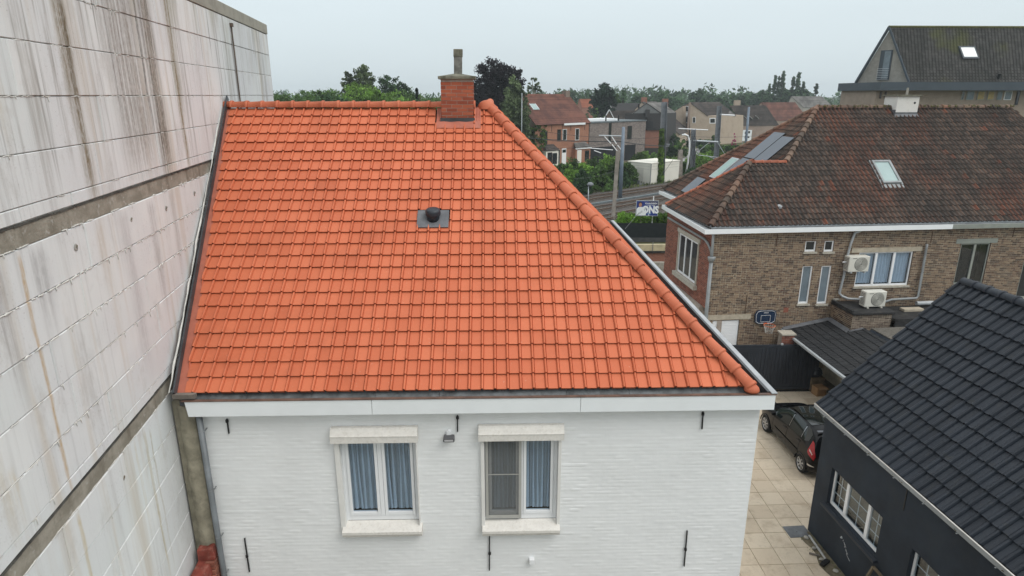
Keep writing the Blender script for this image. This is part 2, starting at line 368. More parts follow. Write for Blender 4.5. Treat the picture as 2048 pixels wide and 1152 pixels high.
farbrick('far_mud_brick', (.26,.19,.155), (.31,.235,.19), (.33,.28,.24))
mk('apartment_render', (.30,.285,.255), .9, .1, 3, dirt=.35, dcol=(.17,.16,.13), dscale=.8)
mk('fascia_dark', (.055,.07,.085), .45, .08, 1)
mk('panel_solar', (.06,.075,.10), .22, .06, 1, spec=.5)
mk('panel_edge', (.02,.02,.022), .4, .1)
# --- paving tiles
b = NB('paving'); r = b.rnd(); c = b.mix(r, (.56,.465,.35), (.65,.555,.43))
c = b.mix(b.math('MULTIPLY', b.mr(b.noise(1.6, 7, rough=.75), .46, .70), .55), c, (.36,.27,.18)); c = b.mix(b.math('MULTIPLY', b.mr(b.noise(6, 6), .55, .75), .3), c, (.27,.23,.17))
c = b.mix(b.math('MULTIPLY', b.mr(b.noise(.4, 5), .5, .7), .3), c, (.38,.33,.26)); b.out(c, .7, .3)
mk('joint_dark', (.20,.175,.135), .95, .3, 5)
mk('metal_plate', (.13,.14,.15), .5, .3, 4, dirt=.4, dcol=(.07,.07,.07), dscale=6)
# --- ground
b = NB('ground'); c = b.mix(b.mr(b.noise(.05, 6), .35, .65), (.075,.085,.035), (.13,.12,.07)); c = b.mix(b.mr(b.noise(.6, 6), .45, .7), c, (.06,.085,.025)); b.out(c, .95, .1)
b = NB('trackside'); c = b.mix(b.mr(b.noise(.25, 7, rough=.7), .40, .60), (.135,.12,.085), (.075,.10,.03)); c = b.mix(b.mr(b.noise(3, 6), .5, .7), c, (.20,.16,.09)); b.out(c, .95, .1); b.bump(b.noise(5, 5), .6, .1)

# ================================================================ SETTING
g = MB(); g.poly([(-2500,-400,-.06),(2500,-400,-.06),(2500,3200,-.06),(-2500,3200,-.06)]); struct(g.build('ground', 'ground'))
cy = MB(); cy.poly([(-14,-12,-.02),(40,-12,-.02),(40,46,-.02),(-14,46,-.02)]); struct(cy.build('yard_bed', 'joint_dark'))
# courtyard paving, each slab its own piece
pv = obj('courtyard_paving', None); pv.location = (4.0, 10.0, 0); pv.rotation_euler = (0,0,radians(2.0)); struct(pv)
def slab_mesh(w, d):
    m = MB(); c = .008
    m.add([(c,c,.012),(w-c,c,.012),(w-c,d-c,.012),(c,d-c,.012),(0,0,.004),(w,0,.004),(w,d,.004),(0,d,.004),(0,0,-.03),(w,0,-.03),(w,d,-.03),(0,d,-.03)],
          [(0,1,2,3),(0,4,5,1),(1,5,6,2),(2,6,7,3),(3,7,4,0),(4,8,9,5),(5,9,10,6),(6,10,11,7),(7,11,8,4)])
    return m.mesh('slab', 'paving')
T = .612; sme = slab_mesh(T-.009, T-.009)
for i in range(15):
    for j in range(21):
        wx = 4.0 + i*T; wy = 10 + j*T
        if wx > 12.9 or (wx > 8.3 and wy < 14.2) or (wx < 4.6 and wy < 10.0): continue
        M = Matrix.Translation((i*T, 1.0 + j*T, random.uniform(-.0025,.0025))) @ Matrix.Rotation(random.uniform(-.002,.002), 4, 'X') @ Matrix.Rotation(random.uniform(-.002,.002), 4, 'Y')
        obj('slab', sme, pv, M)
mk('panel_mortar', (.60,.585,.55), .95, .12, 6, bump=.4, bscale=60, dirt=.3, dcol=(.32,.30,.25), dscale=4)
mk('flue_concrete', (.15,.145,.13), .9, .4, 9, dirt=.8, dcol=(.45,.44,.42), dscale=6)
mk('grey_lamp', (.10,.10,.105), .4, .1); mk('lamp_lens', (.45,.45,.46), .15, .05, spec=.8)
mk('wood_grey', (.17,.15,.13), .85, .2, 8)
mk('joint_pale', (.36,.34,.31), .95, .35, 6); mk('conduit_brown', (.12,.09,.07), .6, .2, 3)
mk('beige_stone', (.42,.37,.29), .85, .12, 6, dirt=.3, dcol=(.22,.19,.15), dscale=4); mk('chimney_white', (.68,.665,.63), .85, .06, 2, dirt=.3, dcol=(.36,.33,.27), dscale=2)
mk('moss', (.085,.085,.03), .95, .5, 8); mk('skylight_green', (.20,.32,.29), .1, .05, 1, spec=.8)
mk('blind_brown', (.30,.25,.19), .9, .12, 2); mk('paint_chip', (.40,.41,.42), .8, .2); mk('gutter_white', (.66,.64,.60), .5, .1, 4, dirt=.3, dcol=(.3,.28,.25), dscale=5); mk('car_grey', (.14,.15,.17), .3, .05)
mk('cabin_line_light', (.60,.585,.52), .6, .05); mk('steel_blue', (.16,.20,.25), .5, .15, 1.5); mk('fence_base', (.06,.06,.062), .8, .2); mk('beige_panel', (.48,.42,.28), .85, .15, 3)
mk('poster_cyan', (.25,.5,.75), .5, .05); mk('door_brown', (.06,.035,.025), .6, .2); mk('grey_slate', (.16,.165,.165), .7, .12, 2); mk('asphalt_light', (.27,.265,.26), .9, .1, .8); mk('lawn', (.09,.15,.03), .9, .3, .5)
mk('skylight_white', (.80,.84,.85), .1, .03, 1, spec=.6); mk('apartment_wall', (.29,.235,.19), .9, .1, 2, dirt=.2, dcol=(.2,.18,.15), dscale=1); mk('curtain_tan', (.40,.31,.15), .8, .15, 3)
hzm = bpy.data.materials.new('haze_air'); hzm.use_nodes = True; MT['haze_air'] = hzm
_t = hzm.node_tree; _t.nodes.remove(_t.nodes['Principled BSDF']); _v = _t.nodes.new('ShaderNodeVolumePrincipled'); _v.inputs['Density'].default_value = .0005; _v.inputs['Color'].default_value = (.80,.88,.92,1); _v.inputs['Anisotropy'].default_value = .2
_t.links.new(_v.outputs[0], _t.nodes['Material Output'].inputs['Volume'])
b = NB('black_slate_tile'); r = b.rnd(); b.out(b.mix(r, (.010,.011,.013), (.020,.021,.023)), .55, .35)
mk('dark_underlay', (.03,.022,.018), .95, .2, 3)  # underlay coloured dark to deepen the shade in the tile gaps
mk('curtain_pleat', (.80,.84,.92), .9, .03, 3)
mk('ledge_dark', (.07,.068,.06), .9, .4, 6)
mk('zinc_pipe', (.15,.165,.175), .45, .2, 2.5, spec=.5, dirt=.35, dcol=(.09,.09,.088), dscale=4)
# ================================================================ tile laying
def tile_data(w, g, prof, split=9, t=.018, lo=.030, hi=.006, ov=.05):
    """one roof tile: cover width w, gauge g; prof = (u/w, height); faces with u/w >= split use material 1"""
    top = []; n = len(prof)
    for v, base in ((0.0, lo), (g+ov, hi)):
        for a, h in prof: top.append((a*w, v, base + h))
    V = list(top); b2 = len(V)
    for a, h in prof: V.append((a*w, .004, lo + h - t))
    F = []; Mi = []
    for i in range(n-1):
        k = 1 if prof[i][0] >= split or (split < 0 and prof[i][0] < -split) else 0
        F.append((i, i+1, n+i+1, n+i)); Mi.append(k); F.append((b2+i, b2+i+1, i+1, i)); Mi.append(k)
    sb = len(V); V += [(0, 0, lo-.02), (0, g+ov, hi-.02)]; F.append((0, n, sb+1, sb)); Mi.append(1 if split < 0 else 0)
    return V, F, Mi
def clip_poly(P, poly):
    """clip 3D polygon P against convex polygon given in (u,v), counter-clockwise"""
    for i in range(len(poly)):
        a, b = poly[i], poly[(i+1) % len(poly)]; nx, ny = -(b[1]-a[1]), b[0]-a[0]; out = []
        for k in range(len(P)):
            p, q = P[k], P[(k+1) % len(P)]
            dp = (p[0]-a[0])*nx + (p[1]-a[1])*ny; dq = (q[0]-a[0])*nx + (q[1]-a[1])*ny
            if dp >= 0: out.append(p)
            if (dp >= 0) != (dq >= 0):
                s = dp/(dp-dq); out.append(tuple(p[j] + (q[j]-p[j])*s for j in range(3)))
        P = out
        if len(P) < 3: return []
    return P
def inside(p, poly, m=0):
    for i in range(len(poly)):
        a, b = poly[i], poly[(i+1) % len(poly)]; nx, ny = -(b[1]-a[1]), b[0]-a[0]; l = sqrt(nx*nx+ny*ny)
        if ((p[0]-a[0])*nx + (p[1]-a[1])*ny)/l < m: return False
    return True
def lay(parent, M, polys, w, g, data, mats, name='roof_tile', u0=0.0, v0=0.0, holes=(), single=300, camL=None, jit=.003, stuff_name='distant_roof_tiles'):
    """M: 4x4 plane basis in the parent's frame. Nearest `single` tiles become pieces of their own, the rest one joined part."""
    V, F, Mi = data; me_full = MB().add(V, F, None, Mi).mesh(name, mats)
    rest = MB(); cand = []
    for poly in polys:
        us = [p[0] for p in poly]; vs_ = [p[1] for p in poly]
        for r in range(int(floor((min(vs_)-v0)/g))-1, int((max(vs_)-v0)/g)+1):
            for c in range(int(floor((min(us)-u0)/w))-1, int((max(us)-u0)/w)+1):
                u, v = u0 + c*w, v0 + r*g
                cs = [(u,v),(u+w,v),(u+w,v+g),(u,v+g)]
                if any(h[0] < u+w/2 < h[1] and h[2] < v+g/2 < h[3] for h in holes): continue
                ins = [inside(p, poly) for p in cs]
                full = all(inside(p, poly, -.002) for p in [(u,v),(u+w,v),(u+w,v+g+.05),(u,v+g+.05)])
                if not any(ins) and not inside((u+w/2, v+g/2), poly): continue
                wp = M @ Vector((u+w/2, v+g/2, 0)); d = (wp - camL).length if camL else 0
                cand.append((d, u, v, full, poly))
    cand.sort(key=lambda q: q[0])
    for k, (d, u, v, full, poly) in enumerate(cand):
        J = Matrix.Translation((u + random.uniform(-jit,jit), v + random.uniform(-jit,jit)*1.5, random.uniform(0, jit))) @ Matrix.Rotation(random.uniform(-.006,.006), 4, 'Z') @ Matrix.Rotation(random.uniform(-.008,.008), 4, 'Y')
        if full:
            if k < single: obj(name, me_full, parent, M @ J)
            else: rest.rnd = random.random(); rest.add(V, F, M @ J, Mi)
        else:
            tgt = MB() if k < single else rest
            if k >= single: rest.rnd = random.random()
            for f, mi in zip(F, Mi):
                P = clip_poly([tuple(J @ Vector(V[i])) for i in f], poly)
                if P: tgt.cur = mi; tgt.poly([M @ Vector(p) for p in P])
            tgt.cur = 0
            if k < single and tgt.f: tgt.build(name, mats, parent)
    if rest.f: rest.build(stuff_name, mats, parent, kind='stuff')
    return len(cand)
def plane_basis(o, u, v):
    u = Vector(u).normalized(); v = Vector(v).normalized(); n = u.cross(v); o = Vector(o)
    return Matrix(((u.x,v.x,n.x,o.x),(u.y,v.y,n.y,o.y),(u.z,v.z,n.z,o.z),(0,0,0,1)))
def cap_mesh(L, r0, r1, n=9, mats='clay_cap', arc=pi*1.05, collar=True):
    """half-round ridge or hip cap along +Y; wide end at y=0 with a raised collar"""
    m = MB(); st = [(0,r0*1.08),(.03,r0*1.12),(.055,r0*1.10),(.06,r0),(L,r1)] if collar else [(0,r0),(L,r1)]
    rings = []
    for y, r in st: rings.append(m.pts([(r*cos(pi/2+arc/2-arc*k/n), y, r*sin(pi/2+arc/2-arc*k/n)) for k in range(n+1)]))
    for i in range(len(st)-1):
        for k in range(n): m.face([rings[i]+k, rings[i+1]+k, rings[i+1]+k+1, rings[i]+k+1])
    r = r0*.86; inn = m.pts([(r*cos(pi/2+arc/2-arc*k/n), .0, r*sin(pi/2+arc/2-arc*k/n)) for k in range(n+1)])
    for k in range(n): m.face([rings[0]+k, rings[0]+k+1, inn+k+1, inn+k])
    inn2 = m.pts([(r*cos(pi/2+arc/2-arc*k/n), .12, r*sin(pi/2+arc/2-arc*k/n)) for k in range(n+1)])
    for k in range(n): m.face([inn+k, inn+k+1, inn2+k+1, inn2+k])
    return m.mesh('cap', mats, True)
def along(p0, p1, up=(0,0,1), roll=0):
    p0, p1 = Vector(p0), Vector(p1); y = (p1-p0).normalized(); x = y.cross(Vector(up)).normalized(); z = x.cross(y)
    return Matrix(((x.x,y.x,z.x,p0.x),(x.y,y.y,z.y,p0.y),(x.z,y.z,z.z,p0.z),(0,0,0,1)))
def lay_caps(parent, me, p0, p1, step, name, start=0.0, skip=None):
    p0, p1 = Vector(p0), Vector(p1); d = (p1-p0); L = d.length; d.normalize(); k = start
    while k < L - step*.3:
        p = p0 + d*k
        if not (skip and skip(p)):
            obj(name, me, parent, along(p, p + d) @ Matrix.Rotation(random.uniform(-.03,.03), 4, 'Y') @ Matrix.Rotation(random.uniform(-.015,.015), 4, 'X'))
        k += step
# bricks laid in a wall plane: fn(a, z, out) -> 3D point; rectangular openings (a0,a1,z0,z1)
def bricks(fn, a0, a1, z0, z1, bl=.205, bh=.072, j=.012, openings=(), proud=.008, singles=0, rank=None, parent=None, mat='brick_brown', name='brick', soldier=(), hdr=.35, offs=0):
    rest = MB(); L = []; nrow = int((z1-z0)/bh)
    for r in range(nrow):
        z = z0 + r*bh; a = a0 - (bl/2 if r % 2 else 0)
        while a < a1:
            w = bl if random.random() > hdr else bl/2
            p, q = max(a, a0), min(a+w, a1)
            segs = [(p, q)]
            for o in openings:
                if o[2] < z + bh*.6 and o[3] > z + bh*.4:
                    ns = []
                    for s in segs:
                        if s[1] <= o[0] or s[0] >= o[1]: ns.append(s)
                        else:
                            if s[0] < o[0]: ns.append((s[0], o[0]))
                            if s[1] > o[1]: ns.append((o[1], s[1]))
                    segs = ns
            for s in segs:
                if s[1]-s[0] > .035: L.append((s[0]+j/2, s[1]-j/2, z+j/2, z+bh-j/2))
            a += w
    if rank: L.sort(key=rank)
    for k, (p, q, y0, y1) in enumerate(L):
        m = MB() if k < singles else rest; pr = proud + random.uniform(-.003,.004); m.rnd = random.random() if m is rest else 0.0
        P = [fn(p,y0,pr),fn(q,y0,pr),fn(q,y1,pr),fn(p,y1,pr),fn(p,y0,-.01),fn(q,y0,-.01),fn(q,y1,-.01),fn(p,y1,-.01)]
        m.add(P, [(0,1,2,3),(0,4,5,1),(1,5,6,2),(2,6,7,3),(3,7,4,0)])
        if k < singles: m.build(name, mat, parent)
    if rest.f: rest.build('brickwork', mat, parent, kind='stuff')

# ================================================================ WHITE HOUSE (local x along the front, y into the house)
WH = thing('white_house', 'white painted brick house with bright orange tiled roof in the foreground', 'house', (-5.032, 8.847, 0), 1.49)
def camL(o): return (Matrix.Translation(o.location) @ Matrix.Rotation(o.rotation_euler.z, 4, 'Z')).inverted() @ _C
OP = [(2.245, 3.495, 4.50, 6.22), (4.575, 5.80, 4.48, 6.22)]
def hash2(a, b): return (sin(a*127.1 + b*311.7)*43758.5453) % 1.0
def wall_front():
    rnd = random.Random(3); m = MB(); x0, x1, z0, z1 = .04, 9.05, 3.30, 6.80; dx = .030; nx = int((x1-x0)/dx); bh = .0665
    rows = []
    z = z0
    while z < z1:
        for fz, dep in ((0,.0),(.10,.55),(.24,1),(.80,1),(.92,.55)): rows.append((z + fz*bh, dep))
        z += bh
    import mathutils
    idx = []
    for ri, (z, dep) in enumerate(rows):
        b = len(m.v); row = int((z-z0)/bh)
        for i in range(nx+1):
            x = x0 + (x1-x0)*i/nx; nn = mathutils.noise.noise(Vector((x*1.4, row*.37, 3))) ; n2 = mathutils.noise.noise(Vector((x*7, z*9, 0)))
            n3 = mathutils.noise.noise(Vector((x*.6, z*.9, 7)))
            xx = x + (0 if row % 2 else .105) + .03*nn; bi = int(xx/.21); u = (xx % .21)/.21; hb = hash2(row, bi); h2 = hash2(row+77, bi); bed = .0030*max(0, hb*1.3-.3)*(.6+.9*n3) + .0007; h = bed*dep + .0018*(h2-.5)*dep + .0016*n2
            if u < .09 or u > .93: h -= bed*dep*.8
            m.v.append((x, .2 - h, z + .004*nn))
        idx.append(b)
    for r in range(len(rows)-1):
        zc = (rows[r][0]+rows[r+1][0])/2
        for i in range(nx):
            xc = x0 + (x1-x0)*(i+.5)/nx
            if any(o[0] < xc < o[1] and o[2] < zc < o[3] for o in OP): continue
            m.face((idx[r]+i, idx[r]+i+1, idx[r+1]+i+1, idx[r+1]+i))
    return m.build('wall', 'white_paint', WH, smooth=True)
wf = wall_front()
m = MB(); m.box(.045, 9.045, .19, .44, 0, 3.31); m.build('plinth_wall', 'white_paint', WH)
m = MB(); m.box(9.0, 9.046, .23, 14.2, 0, 6.78); m.box(.05, 9.0, 14.0, 14.2, 0, 6.78); m.box(-.15, .02, .9, 14.2, 0, 6.78)
for o in OP:
    pass
m.build('side_wall', 'white_paint', WH)
# reveals and near-black backings for the unlit rooms behind the windows
def window(x0, x1, z0, z1, xb0, xb1, screen):
    W = MB()   # window frame: outer frame + mullion
    fr = .06; y0, y1 = .255, .315
    W.box(x0, x0+fr, y0, y1, z0, z1); W.box(x1-fr, x1, y0, y1, z0, z1); W.box(x0+fr, x1-fr, y0+.002, y1-.002, z0, z0+.10); W.box(x0+fr, x1-fr, y0+.002, y1-.002, z1-.05, z1)
    xm = (x0+x1)/2; W.box(xm-.035, xm+.035, y0-.012, y1-.004, z0+.10, z1-.05)
    win = W.build('window', 'white_plastic', WH, bevel=.004)
    bx('reveal', 'white_paint', win, x0-.02, x0-.001, .205, .34, z0-.05, z1+.03); bx('reveal', 'white_paint', win, x1+.001, x1+.02, .205, .34, z0-.05, z1+.03)
    for a, b in ((x0+fr, xm-.035), (xm+.035, x1-fr)):
        s = MB(); q = .052; zb, zt = z0+.10, z1-.05; ys, ye = y0-.018, y1-.01
        s.box(a+.004, a+q, ys, ye, zb+.004, zt-.004); s.box(b-q, b-.004, ys, ye, zb+.004, zt-.004); s.box(a+q, b-q, ys+.002, ye-.002, zb+.004, zb+q+.012); s.box(a+q, b-q, ys+.002, ye-.002, zt-q, zt-.004)
        s.build('sash', 'white_plastic', win, bevel=.005)
        MB().box(a+q-.01, b-q+.01, .272, .276, zb+q, zt-q+.01).build('pane', 'pane', win)
        c = MB(); n = 130; ph = random.uniform(0,6)
        top = []
        for k in range(n+1):
            t = k/n; ph2 = 6.28*4.3*t + ph + 1.5*sin(5*t+ph); xx = a+.045 + (b-a-.09)*t + .036*sin(ph2+1.3)*(1+.5*sin(3*t+ph))
            yy = .37 + .042*sin(ph2) + .012*sin(ph2*2.3+1); hem = .072 + .008*sin(ph2*.5+1)
            top.append((xx, yy, zt)); c.v.append((xx, yy, zt)); c.v.append((xx + .01*sin(ph2), yy + .004, zb + hem + .12)); c.v.append((xx + .014*sin(ph2*1.0), yy+.006, zb + hem))
        for k in range(n): c.face((3*k,3*k+3,3*k+4,3*k+1)); c.face((3*k+1,3*k+4,3*k+5,3*k+2))
        cu_ = c.build('curtain', 'curtain', win, True)
        rr_ = random.Random(int(a*1000)); npl = 5
        for q_ in range(npl):
            xc = a+.05 + (b-a-.10)*(q_+.5)/npl + rr_.uniform(-.018,.018); wd = rr_.uniform(.014,.024); ln = rr_.uniform(-.012,.012); pl = MB(); nn_ = 7
            for k in range(nn_):
                z_ = zt + (zb+.075-zt)*k/(nn_-1); sp_ = wd*(.55+.75*k/(nn_-1)); xo_ = ln*sin(k*.7)
                pl.v += [(xc-sp_+xo_,.335,z_),(xc+xo_,.318,z_),(xc+sp_+xo_,.335,z_)]
            for k in range(nn_-1):
                for j_ in (0,1): pl.face((3*k+j_,3*k+j_+1,3*k+j_+4,3*k+j_+3))
            pl.build('pleat', 'curtain_pleat', cu_, True)
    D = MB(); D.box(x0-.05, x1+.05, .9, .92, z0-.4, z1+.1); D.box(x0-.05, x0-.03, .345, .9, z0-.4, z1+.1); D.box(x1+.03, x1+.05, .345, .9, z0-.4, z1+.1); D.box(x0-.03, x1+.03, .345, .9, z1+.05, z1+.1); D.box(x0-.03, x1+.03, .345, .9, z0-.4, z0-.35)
    D.build('dark_backing', 'unlit_dark', win)
    # shutter box with a rounded upper front edge
    B = MB(); zb, zt = z1+.005, z1+.245; prof = [(.19,zb),(.055,zb),(.055,zb+.105),(.049,zb+.11),(.049,zb+.125),(.058,zb+.135),(.085,zb+.19),(.125,zt),(.19,zt)]
    B.prism(prof, lambda y,z: (xb0,y,z), lambda y,z: (xb1,y,z)); B.build('shutter_box', 'stone_sill_light', win)
    bx('guide_rail', 'shutter_cream', win, xb0+.03, x0-.002, .135, .198, z0-.10, zb, .003); bx('guide_rail', 'shutter_cream', win, x1+.002, xb1-.03, .135, .198, z0-.10, zb, .003)
    Sl = MB(); prof = [(.255,z0-.004),(.05,z0-.075),(.035,z0-.085),(.035,z0-.135),(.06,z0-.14),(.075,z0-.20),(.198,z0-.20),(.255,z0-.20)]
    Sl.prism(prof, lambda y,z: (x0-.05,y,z), lambda y,z: (x1+.05,y,z)); Sl.build('sill', 'stone_sill_light', win)
    if screen:
        s = MB(); a, b = x0+.012, xm+.005; ys = .205; q = .045
        s.box(a, a+q, ys, ys+.025, z0+.045, z1-.004); s.box(b-q, b, ys, ys+.025, z0+.045, z1-.004); s.box(a+q, b-q, ys+.001, ys+.024, z0+.045, z0+.105); s.box(a+q, b-q, ys+.001, ys+.024, z1-.03, z1-.004); s.box(a+q, b-q, ys+.004, ys+.018, (z0+z1)/2+.085, (z0+z1)/2+.098)
        sc = s.build('fly_screen', 'fly_frame', win); MB().box(a+q-.005, b-q+.005, ys+.010, ys+.012, z0+.08, z1-.02).build('mesh_panel', 'fly_mesh', sc)
    return win
mk('stone_sill_light', (.70,.675,.63), .7, .05, 10, bump=.12, bscale=160, dirt=.40, dcol=(.42,.37,.30), dscale=26); mk('zinc_weathered', (.13,.14,.145), .5, .35, 5, spec=.4, dirt=.7, dcol=(.035,.035,.033), dscale=6)
mk('shutter_cream', (.74,.73,.70), .5, .04, 3)
mk('fly_frame', (.40,.395,.37), .5, .05)
window(2.262, 3.482, 4.625, 6.195, 2.150, 3.530, False)
window(4.590, 5.790, 4.605, 6.200, 4.500, 5.872, True)
# fascia boards, gutter lining, right-hand gutter
for a, b in ((0.0, 2.855), (2.861, 6.105), (6.111, 9.18)):
    m = MB(); m.prism([(0,6.735),(.022,6.735),(.022,6.99),(0,6.99)], lambda y,z,a=a: (a + (.0 if a else .03*(6.99-z)/.25*1.0),y,z), lambda y,z,b=b: (b,y,z)); m.build('fascia_board', 'white_metal', WH, bevel=.002)
bx('soffit', 'white_metal', WH, .03, 9.15, .024, .2, 6.742, 6.76)
m = MB(); m.box(9.158, 9.18, .024, 14.35, 6.735, 6.985); m.box(9.05, 9.157, .2, 14.3, 6.745, 6.76); m.build('side_fascia', 'white_metal', WH)
m = MB(); m.box(-.05, 9.19, -.012, .052, 6.992, 7.008); m.build('fascia_trim', 'copper_brown', WH, bevel=.003)
m = MB(); m.box(-.1, 9.0, .053, .40, 6.90, 6.915); m.box(-.1, 9.0, .053, .075, 6.915, 6.985); m.build('gutter', 'dark_zinc', WH)
m = MB()
for k in range(9): m.poly([(-.1+1.0*k,.080,6.94),(.895+1.0*k,.080,6.94),(.895+1.0*k,.25,7.055),(-.1+1.0*k,.25,7.055)])
m.build('eave_apron', 'zinc_weathered', WH)
m = MB(); m.box(8.80, 9.06, .40, 14.35, 6.90, 6.915); m.box(8.92, 8.97, .30, 14.35, 6.916, 6.985); m.build('side_gutter', 'copper_brown', WH)
m = MB(); m.box(9.06, 9.105, .05, 14.36, 6.90, 7.03); m.build('gutter_wall', 'dark_zinc', WH)
m = MB(); m.box(9.106, 9.20, -.013, 14.37, 7.010, 7.032); m.build('gutter_rim', 'zinc_light', WH, bevel=.004)
# roof planes
AL = radians(38.4); OV = Vector((0, .16, 7.05)); FV = Vector((0, cos(AL), sin(AL)))
RIDGE_Y, RIDGE_Z, RX, EX = 5.44, 11.235, 4.642, 8.82
roof = MB(); dz = -.05
roof.poly([(-.25,.26,7.129+dz),(EX,.26,7.129+dz),(RX,RIDGE_Y,RIDGE_Z+dz),(-1.3,RIDGE_Y,RIDGE_Z+dz)])
roof.poly([(EX,.16,7.05+dz),(EX,14.3,7.05+dz),(RX,14.3,RIDGE_Z+dz),(RX,RIDGE_Y,RIDGE_Z+dz)])
roof.poly([(-1.3,RIDGE_Y,RIDGE_Z+dz),(RX,RIDGE_Y,RIDGE_Z+dz),(.4,9.6,7.0),(-1.9,9.6,7.0)]); roof.poly([(RX,RIDGE_Y,RIDGE_Z+dz),(RX,14.3,RIDGE_Z+dz),(.4,14.3,7.0),(.4,9.6,7.0)])
roof.poly([(EX,14.3,7.0),(RX,14.3,RIDGE_Z+dz),(.4,14.3,7.0)])
roofo = roof.build('roof', 'dark_underlay', WH)
VR = sqrt((RIDGE_Y-.16)**2 + (RIDGE_Z-7.05)**2)
verge = [(-.19,0),(-1.06,VR)]                                   # where the roof meets the tall blank wall
TW, TG = .2035, .268
ORANGE = [(0,.006),(.025,.026),(.085,.038),(.16,.030),(.195,.008),(.215,-.012),(.245,0),(.96,0),(1.0,-.004)]
td = tile_data(TW, TG, ORANGE, 9, t=.018, lo=.047, hi=.008)
def vx(v): return -.19 - .81*v/VR
front = [(-.04, 0), (EX-.02, 0), (RX+.03, VR-.03), (-.89, VR-.03)]
holes = [(3.60, 4.44, VR-.60, VR+.1), (3.40, 3.86, 3.40, 3.68)]
MF = plane_basis(OV, (1,0,0), FV)
nt_ = lay(roofo, MF, [front], TW, TG, td, ['clay_orange','clay_orange'], u0=4.75-TW*24, v0=.0, holes=holes, camL=camL(WH))
MR = plane_basis((EX, .16, 7.05), (0,1,0), (RX-EX, 0, RIDGE_Z-7.05)); VR2 = sqrt((EX-RX)**2 + (RIDGE_Z-7.05)**2)
lay(roofo, MR, [[(.02,0),(14.1,0),(14.1,VR2-.02),(RIDGE_Y-.16,VR2-.02)]], TW, TG, td, ['clay_orange','clay_orange'], single=0, stuff_name='side_roof_tiles')
capm = cap_mesh(.36, .106, .093, mats='clay_cap')
lay_caps(roofo, capm, (EX+.0, .10, 7.075), (RX, RIDGE_Y, RIDGE_Z+.035), .345, 'hip_tile')
ridm = cap_mesh(.36, .116, .102, mats='clay_cap')
lay_caps(roofo, ridm, (RX-.26, RIDGE_Y, RIDGE_Z+.025), (-1.12, RIDGE_Y, RIDGE_Z+.025), .325, 'ridge_tile', skip=lambda p: 3.9 < p.x < 4.28)
lay_caps(roofo, ridm, (RX, RIDGE_Y+.3, RIDGE_Z+.02), (RX, 14.2, RIDGE_Z+.02), .325, 'ridge_tile')
m = MB(); ring = []
for i in range(7):
    a = (pi/2)*i/6; r = .175*cos(a)**.9 if i < 6 else .001; ring.append(m.pts([(RX-.02 + r*1.15*cos(2*pi*k/16), RIDGE_Y + r*sin(2*pi*k/16), RIDGE_Z - .03 + .19*sin(a)) for k in range(16)]))
for i in range(6):
    for k in range(16): m.face([ring[i]+k, ring[i]+(k+1)%16, ring[i+1]+(k+1)%16, ring[i+1]+k])
m.build('hip_knob', 'clay_cap', roofo, True)
m = MB(); m.lathe((EX+.0, .085, 7.03), [(.118,0),(.122,.02),(.11,.06),(.07,.10),(.01,.115)], 14); m.build('hip_end_cap', 'clay_cap', roofo, True)
# verge flashing on the blank wall
m = MB()
for k in range(14):
    v0, v1 = VR*k/14, VR*(k+1)/14
    P = [(vx(v0)-.015, v0, .03), (-.02-.85*v0/VR, v0, .022), (-.02-.85*v1/VR, v1, .022), (vx(v1)-.015, v1, .03)]
    m.poly([MF @ Vector(p) for p in P])
m.build('verge_flashing', 'red_flashing', roofo)
m = MB(); P0, P1 = MF @ Vector((vx(-.05)+.025, -.05, .10)), MF @ Vector((vx(VR)+.025, VR+.22, .10)); m.beam(P0, P1, .10, .032, up=(1,0,0)); m.build('verge_strip', 'dark_zinc', roofo)
m = MB(); P0, P1 = MF @ Vector((vx(-.05)-.035, -.05, .15)), MF @ Vector((vx(VR)-.02, VR, .13)); m.tube([P0 + (P1-P0)*t/30 + Vector((0, random.uniform(-.02,.02), random.uniform(-.02,.02))) for t in range(31)], [random.uniform(.004,.020) for _ in range(31)], 6); m.build('verge_mortar', 'panel_mortar', roofo, True)
# chimney of laid bricks
ch = MB(); cx0, cx1, cy0, cy1, cz0, cz1 = 3.665, 4.350, 5.05, 5.75, 10.6, 11.815
ch.box(cx0+.01, cx1-.01, cy0+.01, cy1-.01, cz0, cz1); cho = ch.build('chimney', 'mortar', WH)
bw = dict(bl=.225, bh=.076, j=.010, mat='brick_chimney', parent=cho, hdr=0, proud=.004, singles=300)
bricks(lambda a,z,o: (a, cy0+.01-o, z), cx0, cx1, 10.93, cz1, **bw)
bricks(lambda a,z,o: (cx1-.01+o, a, z), cy0+.005, cy1, 10.93, cz1, **bw)
bricks(lambda a,z,o: (cx0+.01-o, a, z), cy0+.005, cy1, 10.93, cz1, **bw)
bricks(lambda a,z,o: (a, cy1-.01+o, z), cx0, cx1, 10.93, cz1, **bw)
m = MB(); m.box(cx0-.045, cx1+.045, cy0-.045, cy1+.045, cz1+.002, cz1+.062)
b = m.pts([(cx0-.03,cy0-.03,cz1+.062),(cx1+.03,cy0-.03,cz1+.062),(cx1+.03,cy1+.03,cz1+.062),(cx0-.03,cy1+.03,cz1+.062),(3.92,5.3,cz1+.115),(4.11,5.3,cz1+.115),(4.11,5.5,cz1+.115),(3.92,5.5,cz1+.115)])
for q in ((0,1,5,4),(1,2,6,5),(2,3,7,6),(3,0,4,7),(4,5,6,7)): m.face([b+i for i in q])
m.build('chimney_cap', 'mossy_concrete', cho, bevel=.006)
m = MB(); m.prism([(-.085,-.085),(.085,-.085),(.085,.085),(-.085,.085)], lambda x,y: (4.022+x, 5.40+y, cz1+.10), lambda x,y: (4.03+x, 5.40+y, cz1+.46)); flo = m.build('flue', 'flue_concrete', cho, bevel=.01)
